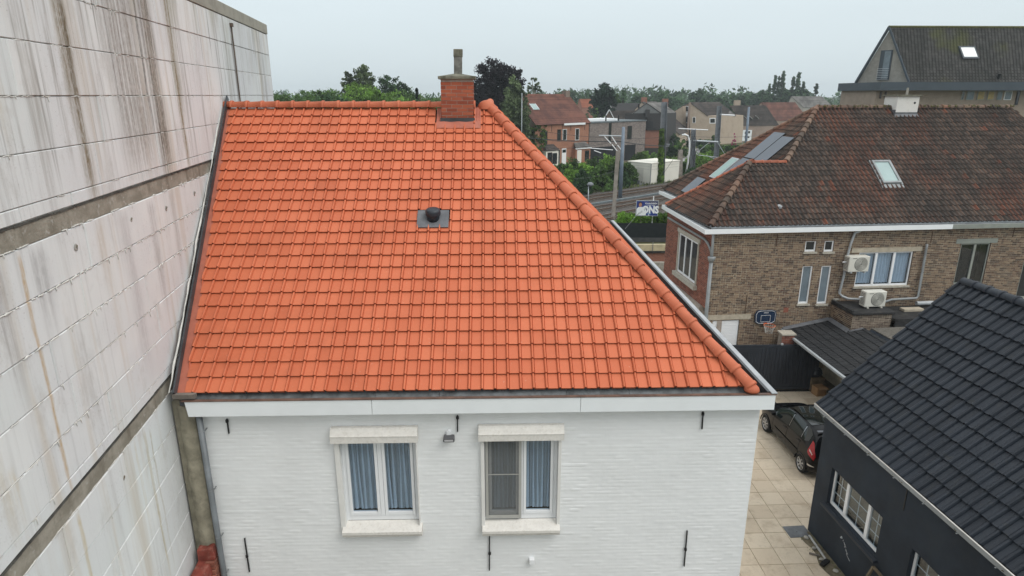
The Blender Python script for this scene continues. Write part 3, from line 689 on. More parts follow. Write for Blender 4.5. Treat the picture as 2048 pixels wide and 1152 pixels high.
m = MB(); m.prism([(-.094,-.094),(.094,-.094),(.094,.094),(-.094,.094)], lambda x,y: (4.03+x, 5.40+y, cz1+.455), lambda x,y: (4.035+x, 5.40+y, cz1+.61)); m.build('flue_top', 'mossy_concrete', flo, bevel=.008)
m = MB(); m.box(cx0-.024, cx1+.024, cy0-.045, cy0+.004, 10.90, 11.035); m.poly([(cx0-.03,cy0-.02,10.90),(cx0-.02,cy0,11.0),(cx0-.02,cy1-.3,11.26),(cx0-.03,cy1-.3,11.15)]); m.poly([(cx1+.03,cy0-.02,10.90),(cx1+.02,cy0,11.0),(cx1+.02,cy1-.3,11.26),(cx1+.03,cy1-.3,11.15)]); m.build('flashing', 'dark_zinc', cho)
m = MB()
for (u0, u1, v0, v1) in ((3.56, 3.66, VR-.56, VR-.06), (4.355, 4.50, VR-.56, VR-.06), (3.56, 4.50, VR-.70, VR-.50)):
    n = 6
    for k in range(n):
        ua, ub = u0+(u1-u0)*k/n, u0+(u1-u0)*(k+1)/n; h0, h1 = .05+.010*(k%2), .05+.010*((k+1)%2)
        m.poly([MF @ Vector(p) for p in ((ua,v0,h0-.012),(ub,v0,h1-.012),(ub,v1,h1),(ua,v1,h0))])
m.build('apron', 'red_flashing', cho)
# roof ventilator
Mv = MF @ Matrix.Translation((3.63, 3.50, .0)); vb = MB()
vb.box(-.30, .29, -.20, .22, .052, .066); vo = vb.build('roof_vent', 'lead', WH); vo.matrix_local = Mv
m = MB(); m.lathe((0,0,0), [(.118,-.02),(.118,.07),(.120,.085),(.138,.09),(.142,.10),(.142,.165),(.132,.195),(.10,.215),(.05,.222),(.005,.224)], 24); c = m.build('vent_cowl', 'anthracite', vo, True); c.matrix_local = Matrix.Translation((0,.02,.03)) @ Matrix.Rotation(-AL*.75, 4, 'X')
# wall anchors, lamp, small box, downpipe
def anchor(x, z0, z1, knob): 
    m = MB(); m.beam((x+random.uniform(-.01,.01), .178, z0), (x, .178, z1), .022, .018); m.lathe((x, .172, knob-.03), [(.012,0),(.024,.015),(.024,.05),(.012,.065)], 8); m.build('wall_anchor', 'black_iron', WH)
for a in ((.528,6.34,6.60,6.56),(4.167,6.32,6.61,6.57),(8.115,6.31,6.62,6.58),(.536,3.68,4.36,4.0),(4.655,3.62,4.32,3.97),(8.04,3.63,4.36,3.98)): anchor(*a)
m = MB(); m.box(3.985, 4.065, .155, .205, 6.26, 6.34); m.lathe((4.025,.175,6.335), [(.02,0),(.02,.02),(.005,.03)], 8); fl = m.build('floodlight', 'white_plastic', WH, bevel=.006)
m = MB(); m.prism([(3.945,6.20),(4.105,6.20),(4.118,6.22),(4.105,6.262),(3.945,6.262),(3.932,6.22)], lambda x,z: (x,.07,z-.01), lambda x,z: (x,.165,z+.015)); m.build('lamp_head', 'grey_lamp', fl)
MB().box(3.955, 4.095, .066, .0695, 6.205, 6.235).build('lamp_glass', 'lamp_lens', fl)
m = MB(); m.box(5.335, 5.42, .12, .205, 3.76, 3.86); m.build('junction_box', 'white_plastic', WH, bevel=.006)
m = MB(); m.tube([(.14,.10,6.74),(.14,.10,3.2),(.14,.12,.05)], .047, 14); dp = m.build('downpipe', 'zinc_pipe', WH, True)
for z in (6.42, 5.35, 4.45, 3.72):
    m = MB(); m.lathe((.14,.10,z), [(.047,0),(.047,.025)], 14); m.box(.178, .196, .085, .2, z+.004, z+.018); m.build('bracket', 'zinc', dp)
m = MB(); m.box(.19, .60, .0, 0, 0, 0) if False else m.box(-.18, .16, .02, .10, 7.03, 7.10); 
m.build('eave_plate', 'wood_grey', WH)
# torn-off strip of old wall between the house and the blank wall
import mathutils as _mu
m = MB(); n = 46; ring = []
for k in range(n+1):
    z = 4.26 + (6.86-4.26)*k/n; row = []
    for j in range(9):
        t = j/8; x = -.20 + .245*t; nz = _mu.noise.noise(Vector((x*9, z*3.5, 1))) + .6*_mu.noise.noise(Vector((x*25, z*14, 5)))
        row.append((x + (.02*nz if 0 < j else 0), .16 - .05*sin(pi*min(1,t*1.1)) - .028*nz, z))
    ring.append(m.pts(row))
for k in range(n):
    for j in range(8): m.face((ring[k]+j, ring[k]+j+1, ring[k+1]+j+1, ring[k+1]+j))
m.box(-.3, .03, .2, .9, 0, 6.9); m.build('torn_wall_strip', 'mortar_rough', WH, True)
# red brick stump of a demolished wall
st = thing('brick_stump', 'broken red brick wall stump between the blank wall and the downpipe', 'wall', (-5.032, 8.847, 0), 1.49)
m = MB(); m.prism([(-.21,4.27),(.045,4.30),(.07,4.20),(.07,4.08),(-.21,4.06)], lambda x,z: (x,.15,z), lambda x,z: (x,.02,z-.02)); m.build('render_cap', 'red_paint', st, bevel=.008)
m = MB(); m.prism([(-.21,4.06),(.0,4.06),(.02,3.9),(.0,3.2),(-.21,3.2)], lambda x,z: (x,.14,z), lambda x,z: (x-.02*(z-3.6),-.35-.5*(4.06-z),z-.08)); m.build('render_face', 'red_paint', st)
for r in range(11):
    z = 4.06 - .078*(r+1); 
    for k in range(1 + (r > 2)):
        q = MB(); w = .17 + random.uniform(-.02,.02); q.box(-.10+.11*0+random.uniform(-.015,.02), .085 - random.uniform(0,.02), -.02-.16*k+random.uniform(-.02,.02)-.03*r*.3, .14-.16*k, z, z+.064); q.build('brick', 'brick_red', st, bevel=.006)
# ================================================================ TALL BLANK WALL on the left (local y along the wall, x = 0 is its face)
PW = thing('blank_party_wall', 'tall stained white blank wall of cellular concrete panels rising on the left', 'wall', (-5.36, 9.0, 0), 9.0)
def panel_mat():
    b = NB('aac_panel'); co = b.objco(PW); r = b.rnd()
    sx = b.n('ShaderNodeSeparateXYZ'); b.L(co, sx.inputs[0]); Y, Zc = sx.outputs[1], sx.outputs[2]
    base = b.mix(r, (.66,.685,.68), (.73,.735,.725)); base = b.mix(b.mr(b.noise(.45, 5, co), .4, .65), base, (.66,.665,.67))
    up = b.mr(Zc, 9.3, 12.4)                                  # rain-washed dirt is heavier below the coping
    wob = b.math('MULTIPLY', b.math('SUBTRACT', b.noise(1.1, 3, co), .5), .16)
    Yw = b.math('ADD', Y, wob)
    # run-off streaks of many widths
    f = b.noise(3.2, 6, co, (0, 1, .045), .7); g = b.noise(11, 4, co, (0, 1, .03), .6); h = b.noise(.8, 4, co, (0, 1, .22))
    s1 = b.math('MULTIPLY', b.mr(f, .50, .72), b.mr(h, .38, .62))
    c = b.mix(b.math('MULTIPLY', s1, b.math('ADD', b.math('MULTIPLY', up, .95), .26)), base, (.235,.205,.175))
    c = b.mix(b.math('MULTIPLY', b.math('MULTIPLY', b.mr(g, .52, .70), b.mr(h, .35, .6)), b.math('ADD', b.math('MULTIPLY', up, .60), .16)), c, (.15,.13,.11))
    warm = b.mr(b.noise(2.1, 4, co, (0, 1, .06)), .52, .70); c = b.mix(b.math('MULTIPLY', warm, .42), c, (.46,.36,.235))
    # streaks that start at one leak: (y, half width, z top, z bottom, strength, colour)
    for (yc, hw, zt, zb, st, col) in ((-1.13,.19,13.6,10.1,1.0,(.17,.125,.06)), (-1.08,.05,13.4,11.2,.7,(.10,.075,.04)), (2.52,.13,13.6,10.0,.92,(.19,.14,.055)), (2.66,.17,13.6,11.0,.6,(.20,.175,.10)),
            (1.50,.34,13.6,10.1,1.0,(.13,.108,.085)), (.55,.70,13.6,10.3,.85,(.20,.168,.14)), (1.15,.06,13.5,10.6,.8,(.09,.075,.06)), (.1,.05,13.5,11.0,.7,(.11,.09,.075)), (-.1,.14,13.4,11.3,.38,(.25,.23,.2)), (6.62,.06,12.8,11.2,.85,(.13,.105,.085)), (6.2,.30,13.1,11.5,.30,(.32,.29,.22)), (8.4,.20,13.1,11.6,.28,(.32,.28,.2)),
            (-2.6,.10,13.5,10.9,.35,(.45,.36,.22)), (-2.88,.045,10.0,7.1,.85,(.46,.30,.13)), (-2.9,.05,7.0,5.2,.6,(.50,.38,.17)), (-.98,.05,7.0,4.4,.75,(.42,.33,.17)), (-.80,.03,6.9,4.4,.6,(.36,.30,.19)), (-1.30,.04,7.0,5.4,.4,(.52,.42,.24)),
            (-2.55,.20,10.0,9.0,.55,(.25,.24,.24)), (-3.3,.14,10.0,8.6,.55,(.22,.19,.17)), (-.45,.22,10.0,7.6,.42,(.34,.315,.315)), (.55,.16,10.0,8.2,.5,(.30,.28,.275)), (1.45,.15,10.0,8.6,.5,(.27,.25,.23)), (-1.15,.15,10.0,9.1,.45,(.45,.36,.25)), (-3.9,.10,8.4,7.3,.4,(.52,.42,.24)), (-3.75,.07,8.1,7.6,.5,(.50,.36,.14)), (-2.0,.06,8.0,7.2,.3,(.3,.28,.25))):
        d = b.math('DIVIDE', b.math('ABSOLUTE', b.math('SUBTRACT', Yw, yc)), hw)
        k = b.math('MULTIPLY', b.mr(d, 1.15, .25), b.math('MULTIPLY', b.mr(Zc, zt+.05, zt-.15), b.mr(Zc, zb-.25, zb+.7)))
        k = b.math('MULTIPLY', k, b.mr(b.noise(5, 5, co, (0, 3, .10), .7), .30, .62, .15, 1.0)); k = b.math('MULTIPLY', k, b.mr(b.noise(24, 4, co, (0, 1, .5), .7), .30, .60, .55, 1.0))
        c = b.mix(b.math('MULTIPLY', k, st), c, col)
    moss = b.math('MULTIPLY', b.mr(Zc, 12.3, 13.3), b.mr(b.noise(1.6, 6, co, (0, 1, .2)), .45, .7)); c = b.mix(b.math('MULTIPLY', moss, .45), c, (.30,.285,.18))
    sp = b.mr(b.noise(38, 4, co), .60, .70); c = b.mix(b.math('MULTIPLY', b.math('MULTIPLY', sp, b.mr(b.noise(.9, 4, co), .42, .62)), .55), c, (.24,.215,.185))
    pa = b.mr(b.noise(1.7, 7, co, (0,1,.6), .75), .52, .66); c = b.mix(b.math('MULTIPLY', pa, .30), c, (.42,.40,.37))
    b.out(c, .9, .2); b.bump(b.noise(70, 4, co), .15, .006)
panel_mat()
b = NB('ring_beam'); co = b.objco(PW); c = b.mix(b.mr(b.noise(2.5, 6, co, (1,1,1.5)), .35, .65), (.235,.215,.175), (.34,.315,.265)); c = b.mix(b.math('MULTIPLY', b.mr(b.noise(4, 6, co, (0,1,.25)), .5, .7), .6), c, (.135,.115,.085)); c = b.mix(b.math('MULTIPLY', b.mr(b.noise(9, 5, co), .58, .7), .6), c, (.50,.49,.46)); b.out(c, .95, .15); b.bump(b.noise(30, 5, co), .5, .02)
PY0, PY1 = -7.0, 10.8
m = MB(); m.box(-6.0, -.020, -9.0, PY1-.01, 0, 13.32); m.build('core', 'joint_pale', PW)
lines = [13.16, 12.60, 12.04, 11.49, 10.93, 10.42, 10.27]
low = [10.03, 9.49, 8.98, 8.45, 7.93, 7.42, 7.27]; low2 = [7.02, 6.46, 5.93, 5.40, 4.87, 4.34, 3.80, 3.2]
def panels(zs, joints0):
    for r in range(len(zs)-1):
        zt, zb = zs[r]-.004, zs[r+1]+.004; y = PY0 - (r*1.37 + joints0) % 2.1; thin = (zt-zb) < .2
        while y < PY1:
            ln = 1.05 if thin else 2.1 + random.choice((0, 0, -.55, .5)); a, e_ = max(y, PY0), min(y+ln, PY1)
            if e_ - a > .08:
                m = MB(); o = random.uniform(-.005, .005); c = .007
                m.add([(o,a+.0035+c,zb+c),(o,e_-.0035-c,zb+c),(o,e_-.0035-c,zt-c),(o,a+.0035+c,zt-c),(o-.012,a+.0035,zb),(o-.012,e_-.0035,zb),(o-.012,e_-.0035,zt),(o-.012,a+.0035,zt),(-.09,a+.0035,zb),(-.09,e_-.0035,zb),(-.09,e_-.0035,zt),(-.09,a+.0035,zt)],
                      [(0,1,2,3),(0,4,5,1),(1,5,6,2),(2,6,7,3),(3,7,4,0),(4,8,9,5),(5,9,10,6),(6,10,11,7),(7,11,8,4)])
                m.build('wall_panel', 'aac_panel', PW)
            y += ln
panels(lines, .4); panels(low, 1.3); panels(low2, .9)
for zt, zb in ((10.27, 10.03), (7.27, 7.02)):
    m = MB(); m.box(-.09, -.008, PY0, PY1, zb+.003, zt-.028); m.build('ring_beam', 'ring_beam', PW, bevel=.006)
    m = MB(); n = 120
    for k in range(n):
        ya, yb = PY0+(PY1-PY0)*k/n, PY0+(PY1-PY0)*(k+1)/n; d = random.uniform(.0,.012); m.box(-.08, -.002+d*.6, ya, yb, zt-.024-random.uniform(0,.008), zt-.008)
    m.build('beam_ledge', 'ledge_dark', PW)  # dark uneven strip along the top of each ring beam
m = MB(); m.box(-6.1, .012, -9.0, PY1+.02, 13.17, 13.43); m.build('coping', 'coping_stone', PW, bevel=.012)
# squeezed-out mortar along the joints
def bead(z, ya, yb, amt, dens):
    rr = random.Random(int(z*100)); m = MB(); y = ya
    while y < yb:
        ln = rr.uniform(.05,.28)
        if rr.random() < dens:
            n = max(3, int(ln/.03)); P = []; R = []
            for k in range(n+1):
                t = k/n; P.append((-.003, y+ln*t, z + rr.uniform(-.006,.004) - amt*.25*rr.random())); R.append(.003 + amt*rr.uniform(.25,.5)*sin(pi*min(max(t,.08),.92)))
            m.tube(P, R, 5)
            if rr.random() < .45: yy = y+ln*rr.random(); m.tube([(.003,yy,z),(.004,yy+.004,z-rr.uniform(.03,.09))], [.008*amt/.02, .002], 5)
        y += ln*rr.uniform(.8,1.6)
    if m.f: m.build('mortar_squeeze', 'panel_mortar', PW, True)
for z, a, d in ((12.60,.012,.35),(12.04,.014,.45),(11.49,.014,.4),(10.93,.012,.25),(10.42,.012,.35),(9.49,.024,.75),(8.98,.024,.75),(8.45,.016,.5),(7.93,.018,.55),(7.42,.016,.5),(6.46,.010,.2),(5.93,.008,.15)): bead(z, PY0, PY1-.05, a, d)
for z, a in ((10.04,.016),(7.03,.012)): bead(z, PY0, PY1-.05, a, .55)
for (y, z) in ((-1.78,9.80),(-.2,9.83),(1.15,9.76),(2.6,9.79),(-1.76,6.70)):
    m = MB(); m.tube([(.001,y,z),(.006,y,z)], [.045,.03], 10); ho = m.build('lifting_hole', 'joint_pale', PW)
    m = MB(); m.tube([(.004,y,z+.012),(.0075,y+.004,z+.008)], [.026,.02], 8); m.build('hole_core', 'joint_dark', ho)
m = MB(); m.tube([(.03,6.63,13.0),(.03,6.63,10.9)], .016, 8); m.box(0,.07,6.59,6.67,12.98,13.06); m.build('conduit', 'conduit_brown', PW)

# ================================================================ BROWN BRICK HOUSE (local x along its front, y into the house)
BH = thing('brown_brick_house', 'brown brick house with weathered red-black tiled hip roof and white fascia', 'house', (7.439, 24.146, 0), 5.75)
ZE = 6.52; WY = .30; cB = camL(BH)
WOP = [(4.34,4.80,5.48,5.93),(5.15,5.55,5.46,5.92),(4.36,4.80,3.28,4.89),(5.17,5.60,3.25,4.87),(6.70,9.05,3.95,5.39),(11.10,12.42,3.9,5.66),(.80,1.94,.1,2.68),(14.10,15.4,3.2,5.0)]
m = MB()
xs = sorted({.45, 18.6} | {o[0] for o in WOP} | {o[1] for o in WOP}); zs = sorted({0, 6.36} | {o[2] for o in WOP} | {o[3] for o in WOP})
for i in range(len(xs)-1):
    for j in range(len(zs)-1):
        xc, zc = (xs[i]+xs[i+1])/2, (zs[j]+zs[j+1])/2
        if not any(o[0] < xc < o[1] and o[2] < zc < o[3] for o in WOP): m.poly([(xs[i],WY,zs[j]),(xs[i+1],WY,zs[j]),(xs[i+1],WY,zs[j+1]),(xs[i],WY,zs[j+1])])
m.box(18.4, 18.6, WY+.02, 10.9, 0, 6.36); m.box(2.45, 18.4, 10.5, 10.7, 0, 6.36); m.box(2.45, 2.65, 5.6, 10.5, 0, 6.36)
m.build('wall', 'mortar_tan', BH)
def rankB(q): x, z = (q[0]+q[1])/2, (q[2]+q[3])/2; return abs(x-3.0)*.5 + abs(z-4.4)
bricks(lambda a,z,o: (a, WY-o, z), .46, 18.55, 1.2, 6.36, bl=.205, bh=.0735, openings=WOP, singles=300, rank=rankB, parent=BH, mat='brick_brown')
# bay towards the street (red brick side)
m = MB(); m.box(.45, .62, WY+.005, 1.55, 3.2, 6.36); m.box(.45,.62,3.75,5.55,3.2,6.36); m.box(.45,.62,1.55,3.75,3.2,3.85); m.box(.45,.62,1.55,3.75,5.65,6.36); m.box(.9,.92,1.0,4.4,3.3,6.2); m.box(1.0, 1.2, WY+.005, 5.55, 0, 3.2); m.box(.62, 2.0, 5.35, 5.55, 0, 6.36); m.box(.35, 1.0, .7, 5.5, 2.95, 3.2); m.build('bay_wall', 'mortar', BH)
BOP = [(1.55, 3.75, 3.85, 5.65)]
bricks(lambda a,z,o: (.45-o, a, z), WY, 5.56, 3.2, 6.36, bl=.205, bh=.0735, openings=BOP, parent=BH, mat='brick_red')
bricks(lambda a,z,o: (2.45-o, a, z), 5.6, 10.7, 1.0, 6.36, bl=.205, bh=.0735, parent=BH, mat='brick_red')
bricks(lambda a,z,o: (a, 5.55+o, z), .5, 1.9, 3.2, 6.36, bl=.205, bh=.0735, parent=BH, mat='brick_red')
w = MB(); w.box(.40, .47, 1.45, 1.55, 3.80, 5.75); w.box(.40, .47, 3.75, 3.85, 3.80, 5.75); w.box(.39, .48, 1.35, 3.95, 5.65, 5.82); w.box(.28, .47, 1.35, 3.95, 3.66, 3.84)
bw_ = w.build('bay_window', 'stone_sill', BH)
w = MB()
for a, b2 in ((1.56,1.64),(2.26,2.36),(2.96,3.06),(3.66,3.74)): w.box(.44,.50,a,b2,3.86,5.64)
w.box(.442,.498,1.64,3.66,3.86,3.95); w.box(.442,.498,1.64,3.66,5.56,5.64); w.build('frame', 'white_plastic', bw_)
for a, b2 in ((1.64,2.26),(2.36,2.96),(3.06,3.66)): MB().box(.466,.470,a,b2,3.95,5.56).build('pane', 'dark_glass', bw_)

# windows of the rear front
def bwin(x0,x1,z0,z1, nsash, glass, frame='white_plastic', sill=True, curtain=False, lintel=None, split=None):
    f = .055; W = MB(); y0,y1 = WY+.03, WY+.09
    W.box(x0,x0+f,y0,y1,z0,z1); W.box(x1-f,x1,y0,y1,z0,z1); W.box(x0+f,x1-f,y0+.002,y1,z0,z0+f*1.3); W.box(x0+f,x1-f,y0+.002,y1,z1-f,z1)
    for k in range(1,nsash): xx = x0+(x1-x0)*k/nsash; W.box(xx-.05,xx+.05,y0-.01,y1-.01,z0+f*1.3,z1-f)
    win = W.build('window', frame, BH)
    for k in range(nsash):
        a, b2 = x0+(x1-x0)*k/nsash+.05, x0+(x1-x0)*(k+1)/nsash-.05
        MB().box(a,b2,y0+.03,y0+.034,z0+f,z1-f).build('pane', glass, win)
        if curtain:
            c = MB(); n = 30; ph = random.random()*6
            for j in range(n+1):
                xx = a+(b2-a)*j/n; yy = y0+.12+.028*sin(j*1.1+ph); c.v += [(xx,yy,z0+.1),(xx,yy,z1-f)]
            for j in range(n): c.face((2*j,2*j+2,2*j+3,2*j+1))
            c.build('curtain', 'curtain_pleat', win, True)
    MB().box(x0-.05,x1+.05,y0+.5,y0+.52,z0-.1,z1+.1).build('dark_backing', 'unlit_dark', win)
    bx('reveal', 'brick_brown', win, x0-.02,x0-.001,WY-.004,y1+.02,z0,z1); bx('reveal', 'brick_brown', win, x1+.001,x1+.02,WY-.004,y1+.02,z0,z1)
    if sill: MB().box(x0-.06,x1+.06,WY-.07,y0+.02,z0-.075,z0-.004).build('sill', sill if isinstance(sill,str) else 'stone_sill', win)
    if lintel: MB().box(x0-lintel[0],x1+lintel[0],WY-.022,WY+.05,z1+.004,z1+lintel[1]).build('lintel', lintel[2], win)
    return win
bwin(4.34,4.80,5.48,5.93,1,'dark_glass'); bwin(5.15,5.55,5.46,5.92,1,'dark_glass')
bwin(4.36,4.80,3.28,4.89,1,'frosted_glass'); bwin(5.17,5.60,3.25,4.87,1,'frosted_glass')
bwin(6.70,9.05,3.95,5.39,3,'pane',curtain=True,lintel=(.35,.19,'beige_stone')); bwin(11.10,12.42,3.9,5.66,2,'pane',frame='grey_paint',curtain=False,lintel=(.26,.2,'grey_paint'),sill='grey_paint'); bwin(14.10,15.4,3.2,5.0,1,'dark_glass',frame='grey_paint')
rs = MB(); n = 22
for k in range(n): z = .15+2.5*k/n; rs.box(.82,1.93,WY+.03+.004*(k%2),WY+.06,z,z+2.5/n-.006)
ro_ = rs.build('roller_shutter', 'white_plastic', BH); MB().box(.55,2.4,WY-.02,WY+.05,2.70,2.92).build('lintel','beige_stone',ro_)
for k in range(4):
    for xx in (4.57, 5.38):
        pass
m = MB(); m.box(3.78,3.98,WY-.012,WY+.02,2.93,3.13); m.build('air_brick', 'brick_red', BH)
for (x, z0, z1) in ((2.12,2.95,3.75),(3.1,5.75,6.25),(9.7,5.75,6.2),(13.3,5.9,6.3)):
    MB().box(x,x+.03,WY-.025,WY-.002,z0,z1).build('wall_anchor', 'rail_rust', BH)
# fascia and box gutter round the eaves
m = MB(); m.box(0,10.3,-.01,.02,6.35,6.53); m.prism([(0,.02),(.025,.02),(.265,5.85),(.24,5.85)], lambda x,y: (x,y,6.35), lambda x,y: (x,y,6.53)); m.box(1.6,1.625,5.87,10.4,6.35,6.53); m.box(.266,1.6,5.85,5.87,6.35,6.53); m.build('fascia_board', 'white_metal', BH)
m = MB(); m.box(10.31,18.7,-.008,.02,6.35,6.53); m.build('old_fascia_board', 'grey_paint', BH)
m = MB(); m.box(.03,18.7,.021,.30,6.36,6.38); m.prism([(.03,.3),(.5,.3),(.5,5.84),(.27,5.84)], lambda x,y: (x,y,6.36), lambda x,y: (x,y,6.38)); m.box(1.63,2.6,5.9,10.4,6.36,6.38); m.build('soffit', 'white_metal', BH)
m = MB(); m.box(.03,18.7,.021,.40,6.46,6.475); m.prism([(.045,.40),(.42,.40),(.42,5.84),(.27,5.84)], lambda x,y: (x,y,6.46), lambda x,y: (x,y,6.475)); m.box(1.63,2.1,5.88,10.4,6.46,6.475); m.box(.40,18.7,.36,.40,6.475,6.60); m.box(.38,.42,.42,5.8,6.475,6.62); m.box(1.98,2.02,5.9,10.4,6.475,6.62); m.build('box_gutter', 'zinc_light', BH)
m = MB(); m.tube([(.42,.2,6.36),(.44,.2,6.2),(.45,.19,5.35)],.05,10); m.build('downpipe', 'zinc_light', BH, True)
m = MB(); m.tube([(.36,5.2,6.03),(.36,.80,5.97),(.38,.48,5.86),(.43,.25,5.62),(.45,.19,5.38)],.05,10); m.tube([(.45,.19,5.20),(.45,.19,.05)],.075,12); m.lathe((.45,.19,5.18),[(.09,0),(.15,.16),(.15,.22)],12); m.build('rain_hopper', 'zinc', BH, True)
m = MB(); m.tube([(6.62,.25,6.34),(6.45,.2,6.28),(6.3,.2,6.22),(6.2,.2,5.8),(6.15,.2,5.4),(6.12,.2,4.5),(6.03,.2,3.72),(6.15,.15,3.60),(6.35,.05,3.52),(6.9,-.05,3.5)],.05,10); m.build('downpipe', 'zinc_light', BH, True)
m = MB(); m.tube([(9.50,.2,5.70),(9.50,.2,5.5),(9.55,.2,3.5),(9.45,.15,3.42),(8.3,.1,3.40),(7.8,-.1,3.36)],.05,10); m.build('downpipe', 'zinc', BH, True)
# roof
BP = radians(40.0); e0 = .35; ZR0 = ZE+.02
RYB = 5.55; RZB = ZR0 + (RYB-e0)*tan(BP); AX, AY = 2.95, 2.95; AZ = ZR0 + (AY-e0)*tan(BP); JX = 4.40; HX0 = 1.95
HXR = HX0 + (RYB-e0); JXp = HX0 + (AY-e0); RXE = 16.85
Lr = 10.75
rf = MB(); d = -.05
rf.poly([(e0,e0,ZR0+d),(19.5,e0,ZR0+d),(RXE,RYB,RZB+d),(HXR,RYB,RZB+d),(JXp,AY,AZ+d),(AX,AY,AZ+d)])
rf.poly([(e0,e0,ZR0+d),(AX,AY,AZ+d),(e0,5.55,ZR0+d)]); rf.poly([(AX,AY,AZ+d),(JXp,AY,AZ+d),(HX0,5.55,ZR0+d),(e0,5.55,ZR0+d)])
rf.poly([(JXp,AY,AZ+d),(HXR,RYB,RZB+d),(HX0,Lr,ZR0+d),(HX0,5.55,ZR0+d)]); rf.poly([(HXR,RYB,RZB+d),(RXE,RYB,RZB+d),(19.5,Lr,ZR0+d),(HX0,Lr,ZR0+d)]); rf.poly([(RXE,RYB,RZB+d),(19.5,e0,ZR0+d),(19.5,Lr,ZR0+d)])
rfo = rf.build('roof', 'clay_pan', BH)
PAN = [(0,.012),(.08,-.006),(.28,-.016),(.46,-.010),(.56,.008),(.68,.042),(.80,.052),(.92,.036),(1.0,.006)]
bt = tile_data(.200, .290, PAN, .55, t=.03, lo=.058, hi=.012)
cb_ = cos(BP); MBF = plane_basis((0,e0,ZR0), (1,0,0), (0,cb_,sin(BP)))
vA, vT = (AY-e0)/cb_, (RYB-e0)/cb_
lay(rfo, MBF, [[(e0,0),(19.4,0),(18.1,vA),(AX,vA)], [(JXp,vA),(18.1,vA),(RXE,vT),(HXR,vT)]], .2, .29, bt, ['clay_pan','clay_roll'], camL=cB, holes=[(8.36,9.20,2.02,3.50),(10.72,11.92,vT-.55,vT+.1)], jit=.006)
MBL = plane_basis((e0,5.55,ZR0), (0,-1,0), (AX-e0,0,AZ-ZR0)); vl = sqrt((AX-e0)**2+(AZ-ZR0)**2)
lay(rfo, MBL, [[(.02,0),(5.55-e0-.02,0),(5.55-AY,vl)]], .2, .29, bt, ['clay_pan','clay_roll'], single=0, jit=.005, stuff_name='bay_roof_tiles')
MML = plane_basis((HX0,Lr,ZR0), (0,-1,0), (HXR-HX0,0,RZB-ZR0)); vl2 = sqrt((HXR-HX0)**2+(RZB-ZR0)**2); vj = vl2*(JXp-HX0)/(HXR-HX0)
lay(rfo, MML, [[(.02,0),(Lr-5.55,0),(Lr-AY,vj),(Lr-RYB,vl2)]], .2, .29, bt, ['clay_pan','clay_roll'], single=0, jit=.005, stuff_name='left_roof_tiles')
oc = cap_mesh(.40, .125, .10, mats='clay_oldcap'); oc2 = cap_mesh(.38, .10, .085, mats='clay_hip_red')
lay_caps(rfo, oc, (e0,e0,ZR0+.06), (AX,AY,AZ+.05), .36, 'hip_tile'); lay_caps(rfo, oc2, (e0,5.55,ZR0+.05), (AX,AY,AZ+.05), .34, 'hip_tile'); lay_caps(rfo, oc2, (JXp,AY,AZ+.03), (AX,AY,AZ+.04), .34, 'ridge_tile')
lay_caps(rfo, oc, (JXp,AY,AZ+.05), (HXR,RYB,RZB+.05), .36, 'hip_tile'); lay_caps(rfo, oc, (HX0,Lr,ZR0+.06), (HXR,RYB,RZB+.04), .36, 'hip_tile')
lay_caps(rfo, oc, (HXR,RYB,RZB+.04), (RXE,RYB,RZB+.04), .36, 'ridge_tile', skip=lambda p: 10.5 < p.x < 11.75)
m = MB()
for k in range(70):
    x = HXR + (RXE-HXR)*random.random(); m.tube([(x,RYB-.10+random.uniform(-.04,.04),RZB+.08),(x+random.uniform(-.05,.05),RYB-.1,RZB+.10+random.uniform(.02,.08))],[.045,.01],5)
m.build('ridge_moss', 'moss', rfo, kind='stuff')
# chimney, skylight, pipe, solar panels on that roof
cz = MB(); cz.box(10.74,11.80,RYB-.42,RYB+.5,RZB-.9,RZB+.54); cho2 = cz.build('chimney', 'chimney_white', BH)
MB().box(10.66,11.88,RYB-.50,RYB+.58,RZB+.542,RZB+.60).build('chimney_cap', 'mossy_concrete', cho2, bevel=.01)
m = MB(); m.tube([(11.45,RYB,RZB+.60),(11.45,RYB,RZB+.92)],[.055,.045],10); m.build('flue', 'concrete', cho2)
m = MB(); m.poly([MBF @ Vector(p) for p in ((10.66,vT-.62,.06),(11.86,vT-.62,.06),(11.80,vT-.40,.12),(10.72,vT-.40,.12))]); m.box(10.72,11.80,RYB-.44,RYB-.425,RZB-.5,RZB-.16); m.box(10.70,10.735,RYB-.42,RYB+.02,RZB-.36,RZB-.05); m.build('flashing', 'lead', cho2)
m = MB(); m.tube([(11.60,RYB-.43,RZB+.25),(11.60,RYB-.40,RZB+.25)],.05,10); m.build('vent_hole', 'unlit_dark', cho2)
sk = MB()
for a in ((8.38,8.46,2.10,3.40),(9.12,9.20,2.10,3.40),(8.46,9.12,3.30,3.40),(8.46,9.12,2.10,2.19)): sk.box(a[0],a[1],a[2],a[3],.03,.13)
sk.box(8.30,8.38,2.05,3.44,.03,.075); sk.box(9.20,9.28,2.05,3.44,.03,.075); sk.box(8.3,9.28,1.88,2.10,.03,.05)
sko = sk.build('skylight', 'zinc', BH); sko.matrix_local = MBF
MB().box(8.455,9.125,2.18,3.31,.085,.095).build('pane', 'skylight_glass', sko)
m = MB(); m.box(3.42,3.56,.85,1.05,.04,.07); m.tube([(3.49,.95,.05),(3.49,.90,.13)],.05,8); o = m.build('roof_vent', 'zinc_light', BH); o.matrix_local = MBF
def sol(name, u0,u1,v0,v1, mat):
    m = MB(); m.box(u0,u1,v0,v1,.10,.14); o = m.build(name, 'panel_edge', BH); o.matrix_local = MML
    MB().box(u0+.012,u1-.012,v0+.012,v1-.012,.1405,.1445).build('panel_face', mat, o); return o
U = lambda y: Lr - y
